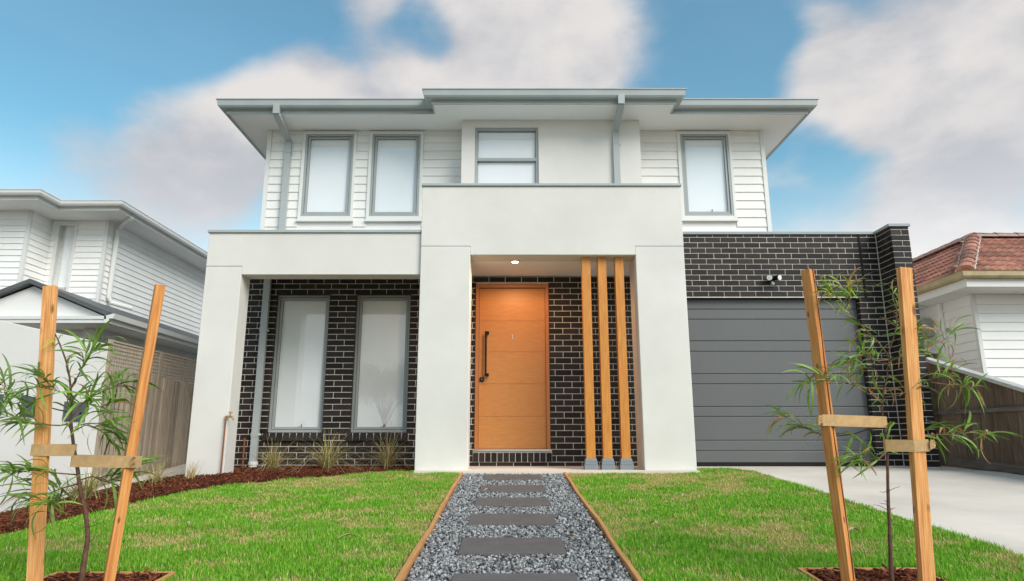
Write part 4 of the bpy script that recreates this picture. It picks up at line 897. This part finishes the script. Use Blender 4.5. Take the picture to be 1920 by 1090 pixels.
box('corner_stop', 'trim', nl, XS - .03, XS + .028, YC - .028, YC + .03, 2.3, ZT); box('corner_stop', 'trim', nl, -8.58, -8.522, 11.252, 11.31, 2.3, ZT)
nw = frame4(wx0, wx1, YC - .03, YC + .04, wz0 - .3, wz1, (.05, .05, .05, .05)).build('window', 'trim', nl, bevel=.002)
MB().poly([(wx0 + .05, YC, wz0 - .25), (wx1 - .05, YC, wz0 - .25), (wx1 - .05, YC, wz1 - .05), (wx0 + .05, YC, wz1 - .05)]).build('pane', 'glass', nw, fix=False)
box('blind', 'blind', nw, wx0 + .13, wx1 - .05, YC + .05, YC + .055, wz0 - .25, wz1 - .05)
NE = [(-14, 10.72), (-8.06, 10.72), (-8.06, 11.26), (-6.98, 11.26), (-6.98, 23)]
MB().prism([(x, y, ZT) for x, y in NE] + [(-14, 23, ZT)], (0, 0, .012)).build('soffit', 'soffit', nl)
sweep(NE, [(0, ZT - .012), (.02, ZT - .012), (.02, ZT + .08), (0, ZT + .08)]).build('fascia', 'trim', nl)
sweep(NE, [(.022, ZT + .055), (.10, ZT + .055), (.12, ZT + .085), (.125, ZT + .125), (.135, ZT + .135), (.135, ZT + .145), (.11, ZT + .145), (.022, ZT + .10)]).build('gutter', 'trim', nl)
r_ = MB(); r_.poly([(-14, 10.66, ZT + .12), (-8.02, 10.66, ZT + .12), (-9.5, 14, ZT + .9), (-14, 14, ZT + .9)]).poly([(-8.02, 10.66, ZT + .12), (-8.02, 11.2, ZT + .12), (-6.93, 11.2, ZT + .121), (-6.93, 23, ZT + .12), (-9.5, 23, ZT + .9), (-9.5, 14, ZT + .9)]); r_.build('roof', 'nroof', nl, fix=False)
# its downpipe, turned in at top and kicked out on the porch roof
ndp = MB().box(-7.03, -6.95, 11.62, 11.70, ZT - .03, ZT + .06).tube([(-6.99, 11.66, ZT - .02), (XS + .08, 12.05, ZT - .10)], .045, 8).tube([(XS + .07, 12.05, ZT - .08), (XS + .07, 12.05, 2.93), (XS + .11, 12.08, 2.84), (XS + .42, 12.25, 2.76)], .045, 10); ndp.build('downpipe', 'trim', nl)
# porch: gable, white fascia beam, column, lower roof
GY = 10.33; PK = (-7.68, 2.80); GE = (-6.30, 2.235)
sl_ = (PK[1] - GE[1]) / (GE[0] - PK[0]); LX = 2 * PK[0] - GE[0]
MB().prism([(LX + .1, GY + .12, GE[1] - .03), (GE[0] - .1, GY + .12, GE[1] - .03), (GE[0] - .1, GY + .12, GE[1] + .02), (PK[0], GY + .12, PK[1] - .02), (LX + .1, GY + .12, GE[1] + .02)], (0, .1, 0)).build('gable_wall', 'nrender', nl)
for s in (1, -1):
    def rx(x): return x if s == 1 else 2 * PK[0] - x
    MB().prism([(rx(PK[0]), GY, PK[1] + .01), (rx(GE[0] - .08), GY, GE[1] + .045), (rx(GE[0] - .08), GY, GE[1] + .115), (rx(PK[0]), GY, PK[1] + .08)], (0, .115, 0)).build('barge_board', 'nroof', nl)
    MB().prism([(rx(PK[0]), GY + .118, PK[1] + .055), (rx(GE[0]), GY + .118, GE[1] + .065), (rx(GE[0]), GY + .118, GE[1] + .08), (rx(PK[0]), GY + .118, PK[1] + .07)], (0, 7, 0)).build('porch_roof', 'nroof', nl)
box('fascia_beam', 'trim', nl, -11, GE[0] - .03, GY - .07, GY + .11, GE[1] - .09, GE[1] + .01, bevel=.004); box('fascia_beam', 'trim', nl, -11, GE[0] - .02, GY - .085, GY - .071, GE[1] - .03, GE[1] + .02)
box('porch_ceiling', 'soffit', nl, -11, GE[0] - .06, GY + .115, 19, GE[1] - .075, GE[1] - .06)
sweep([(GE[0], GY - .085), (GE[0], 19)], [(-.05, GE[1] - .09), (.02, GE[1] - .09), (.03, GE[1] - .02), (.09, GE[1] - .02), (.11, GE[1] + .06), (.09, GE[1] + .06), (-.05, GE[1] + .02)]).build('gutter', 'trim', nl)
box('porch_column', 'trim', nl, -7.05, -6.87, GY + .55, GY + .73, -.4, GE[1] - .076)
box('side_wall', 'nrender', nl, -11, -6.86, GY + .74, 23, -.5, GE[1] - .077)

# ------------------------------------------------------------------ right fence
fr_ = empty('raked_fence', (6.1, 8.5, 0), 'old brown paling fence with raked silver capping right of the driveway', 'fence')
XF = 6.10; y0f, y1f, z0f, z1f = 9.7, 6.4, 1.49, .44
def ztop(y): return z0f + (z1f - z0f) * (y0f - y) / (y0f - y1f)
y = y1f
while y < y0f - .05:
    wv = random.uniform(.14, .17); a, b = y, min(y + wv, y0f); xo = random.uniform(0, .006); zb = gzf(6, y) + .04
    MB().prism([(XF + .022 + xo, a, zb), (XF + .022 + xo, b, zb), (XF + .022 + xo, b, ztop(b)), (XF + .022 + xo, a, ztop(a))], (.016, 0, 0)).build('paling', 'oldpaling', fr_); y += wv + .004
box('rail', 'greyrail', fr_, XF - .018, XF + .021, y1f, y0f, .70, .755, bevel=.004)
MB().prism([(XF - .015, y1f, gzf(6, y1f) + .03), (XF - .015, y0f, gzf(6, y0f) + .04), (XF - .015, y0f, .145), (XF - .015, y1f, .145 + gzf(6, y1f))], (.03, 0, 0)).build('bottom_board', 'greyrail', fr_)
MB().prism([(XF - .04, y1f, ztop(y1f)), (XF - .04, y0f, ztop(y0f)), (XF - .04, y0f, ztop(y0f) + .05), (XF - .04, y1f, ztop(y1f) + .05)], (.13, 0, 0)).build('capping', 'capping', fr_, bevel=.006)
gt = empty('side_gate', (7, 11.3, 0), 'dark stained palings standing behind the raked fence at right', 'fence')
for i in range(12):
    x = 6.2 + i * .157; zt = 1.78 if i < 7 else (1.74 if i in (7,) else 1.62)
    if i == 7: continue
    box('paling', 'oldpaling', gt, x, x + .15, 11.2, 11.22, -.05, zt)
tag(MB().box(7.05, 7.42, 11.35, 11.75, 2.1, 2.42).build('wall_unit', 'frame', bevel=.02), 'grey service box on the shaded side wall of the right neighbour', 'box')

# ------------------------------------------------------------------ neighbour on the right
nr = empty('neighbour_house', (8.5, 12, 0), 'white weatherboard bungalow at right with terracotta tiled roof', 'house')
XR, YR, ZR = 7.4, 10.32, 2.62
ZRb = list(np.arange(-.1, ZR, .1425)); ZRb = [ZR - .166 - .1425 * k for k in range(19, -1, -1)] + [ZR]
box('wall', 'nwhite', nr, XR + .002, 16, YR + .01, 18, -.3, ZR - .003)
boards_x(nr, XR + .03, 11, YR, ZRb, [], 'nwhite'); boards_y(nr, YR + .03, 16, XR, -1, ZRb)
box('corner_stop', 'trim', nr, XR - .03, XR + .028, YR - .028, YR + .028, -.3, ZR - .001)
box('wall_post', 'nwhite', nr, XR - .06, XR - .021, 11.05, 11.14, .3, ZR - .002)
RE = [(6.93, 18), (6.93, 9.74), (16, 9.74)]
MB().prism([(x, y, ZR) for x, y in RE] + [(16, 18, ZR)], (0, 0, .012)).build('soffit', 'soffit', nr)
sweep(RE, [(0, ZR - .012), (.022, ZR - .012), (.022, ZR + .11), (0, ZR + .11)]).build('fascia', 'trim', nr)
sweep(RE, [(.024, ZR + .11), (.09, ZR + .11), (.115, ZR + .14), (.12, ZR + .205), (.13, ZR + .215), (.10, ZR + .215), (.024, ZR + .15)]).build('gutter', 'ngutter', nr)
AP = Vector((8.49, 11.6, 3.93)); E0 = Vector((6.90, 9.70, 2.83))
roofb = MB(); far = 17
roofb.poly([E0, (16, 9.70, 2.83), (16, 11.6, 3.93), AP]).poly([(6.90, far, 2.83), E0, AP, (8.49, far, 3.93)]).poly([AP, (16, 11.6, 3.93), (16, 13.5, 3.0), (10.5, 13.5, 3.0)]).poly([AP, (10.5, 13.5, 3.0), (10.5, far, 3.0), (8.49, far, 3.93)])
roofb.v = [(v[0], v[1], v[2] - .03) for v in roofb.v]; rb = roofb.build('roof', 'tile', nr, fix=False)
# each terracotta tile: a double roll with a thick front edge
def tile_mesh(wd, ln):
    mb = MB(); K = 8
    for yy_, zo in ((0, .028), (ln, .004)):
        for k in range(K + 1):
            t = k / K; mb.v.append((wd * (t - .5), yy_, zo + .022 * (math.sin(t * 4 * math.pi - .8) * .5 + .5)))
    for k in range(K + 1): t = k / K; mb.v.append((wd * (t - .5), 0, .004 + .022 * (math.sin(t * 4 * math.pi - .8) * .5 + .5) - .008))
    for k in range(K): mb.f += [(k, k + 1, K + 2 + k, K + 1 + k), (2 * K + 2 + k, 2 * K + 3 + k, k + 1, k)]
    return mb.mesh('roof_tile', 'tile', smooth=False, fix=False)
TW, ROWS = .235, 8
def tiles(org, along, upv, umax, hipf, flip=False):
    ln = upv.length / ROWS; tm = tile_mesh(TW, ln * 1.12); un = upv.normalized(); nrm = along.cross(un)
    if nrm.z < 0: nrm = -nrm
    xa = un.cross(nrm)
    for r in range(ROWS):
        k = 0
        while (k + .5) * TW < umax:
            c = (k + .5) * TW + (TW * .5 if r % 2 else 0); k += 1
            if c < hipf((r + .35) / ROWS): continue
            p = org + along * c + upv * (r / ROWS)
            M = Matrix((( xa.x, un.x, nrm.x, p.x), (xa.y, un.y, nrm.y, p.y), (xa.z, un.z, nrm.z, p.z), (0, 0, 0, 1)))
            inst('roof_tile', tm, rb, M)
tiles(Vector((6.90, 9.70, 2.83)), Vector((1, 0, 0)), Vector((0, 1.9, 1.10)), 3.4, lambda t: 1.59 * t)
tiles(Vector((6.90, 9.70, 2.83)), Vector((0, 1, 0)), Vector((1.59, 0, 1.10)), 4.6, lambda t: 1.9 * t)
def caps(p, q, n, r=.11):
    p, q = Vector(p), Vector(q); d = (q - p) / n
    dn = d.normalized(); sdv = dn.cross(Vector((0, 0, 1))).normalized(); up = sdv.cross(dn)
    for i in range(n):
        mb = MB(); K = 7; a = p + d * i; b = a + d * 1.06
        for base, rr in ((a, r * 1.12), (b, r * .95)):
            for k in range(K + 1): t = math.pi * k / K; mb.v.append(tuple(base + sdv * math.cos(t) * rr + up * (math.sin(t) * rr * .8 - .01)))
        for k in range(K): mb.f.append((k, k + 1, K + 2 + k, K + 1 + k))
        mb.f.append(tuple(range(K + 1)))
        c = mb.build('ridge_cap', 'tile', rb, fix=False)
        mm = MB()
        for s in (-1, 1): mm.tube([a + sdv * s * r * 1.1 + up * .0, b + sdv * s * r * .98], .016, 5)
        mm.build('pointing', 'pointing', c)
caps(E0 + Vector((.02, .02, .03)), AP + Vector((0, 0, .03)), 9); caps(AP + Vector((0, 0, .03)), (13, 11.6, 3.96), 12); caps(AP + Vector((0, 0, .03)), (8.49, 15, 3.96), 10)

# ------------------------------------------------------------------ street tree across the road, seen mirrored in the ground floor window
st = empty('street_tree', (-7.2, -19.5, gzf(-7, -19)), 'broad street tree mirrored in the right ground floor window', 'tree')
tb = MB(); bz = gzf(-7, -19)
tb.tube([(-7.2, -19.5, bz - .1), (-7.15, -19.5, bz + 1.0), (-7.2, -19.4, bz + 2.4)], [.16, .13, .10], 8)
tips = []
for k in range(9):
    a = k * .7; e = Vector((-7.2 + 1.3 * math.cos(a), -19.4 + 1.2 * math.sin(a), bz + random.uniform(3.2, 5.2))); tb.tube([(-7.2, -19.4, bz + 1.9 + .05 * k), Vector((-7.2, -19.4, bz + 2.9)).lerp(e, .5), e], [.06, .04, .015], 5); tips.append(e)
tb.build('trunk', 'bark', st, smooth=True)
tc_ = MB()
for k in range(6500):
    e = random.choice(tips); p = e + Vector((random.gauss(0, .42), random.gauss(0, .42), random.gauss(0, .36))); a = Vector((random.gauss(0, 1), random.gauss(0, 1), random.gauss(0, 1))).normalized(); b_ = a.orthogonal().normalized(); l = random.uniform(.05, .10)
    tc_.poly([p - a * l, p + b_ * l * .45, p + a * l, p - b_ * l * .45])
tc_.build('crown', 'crown', st, fix=False)
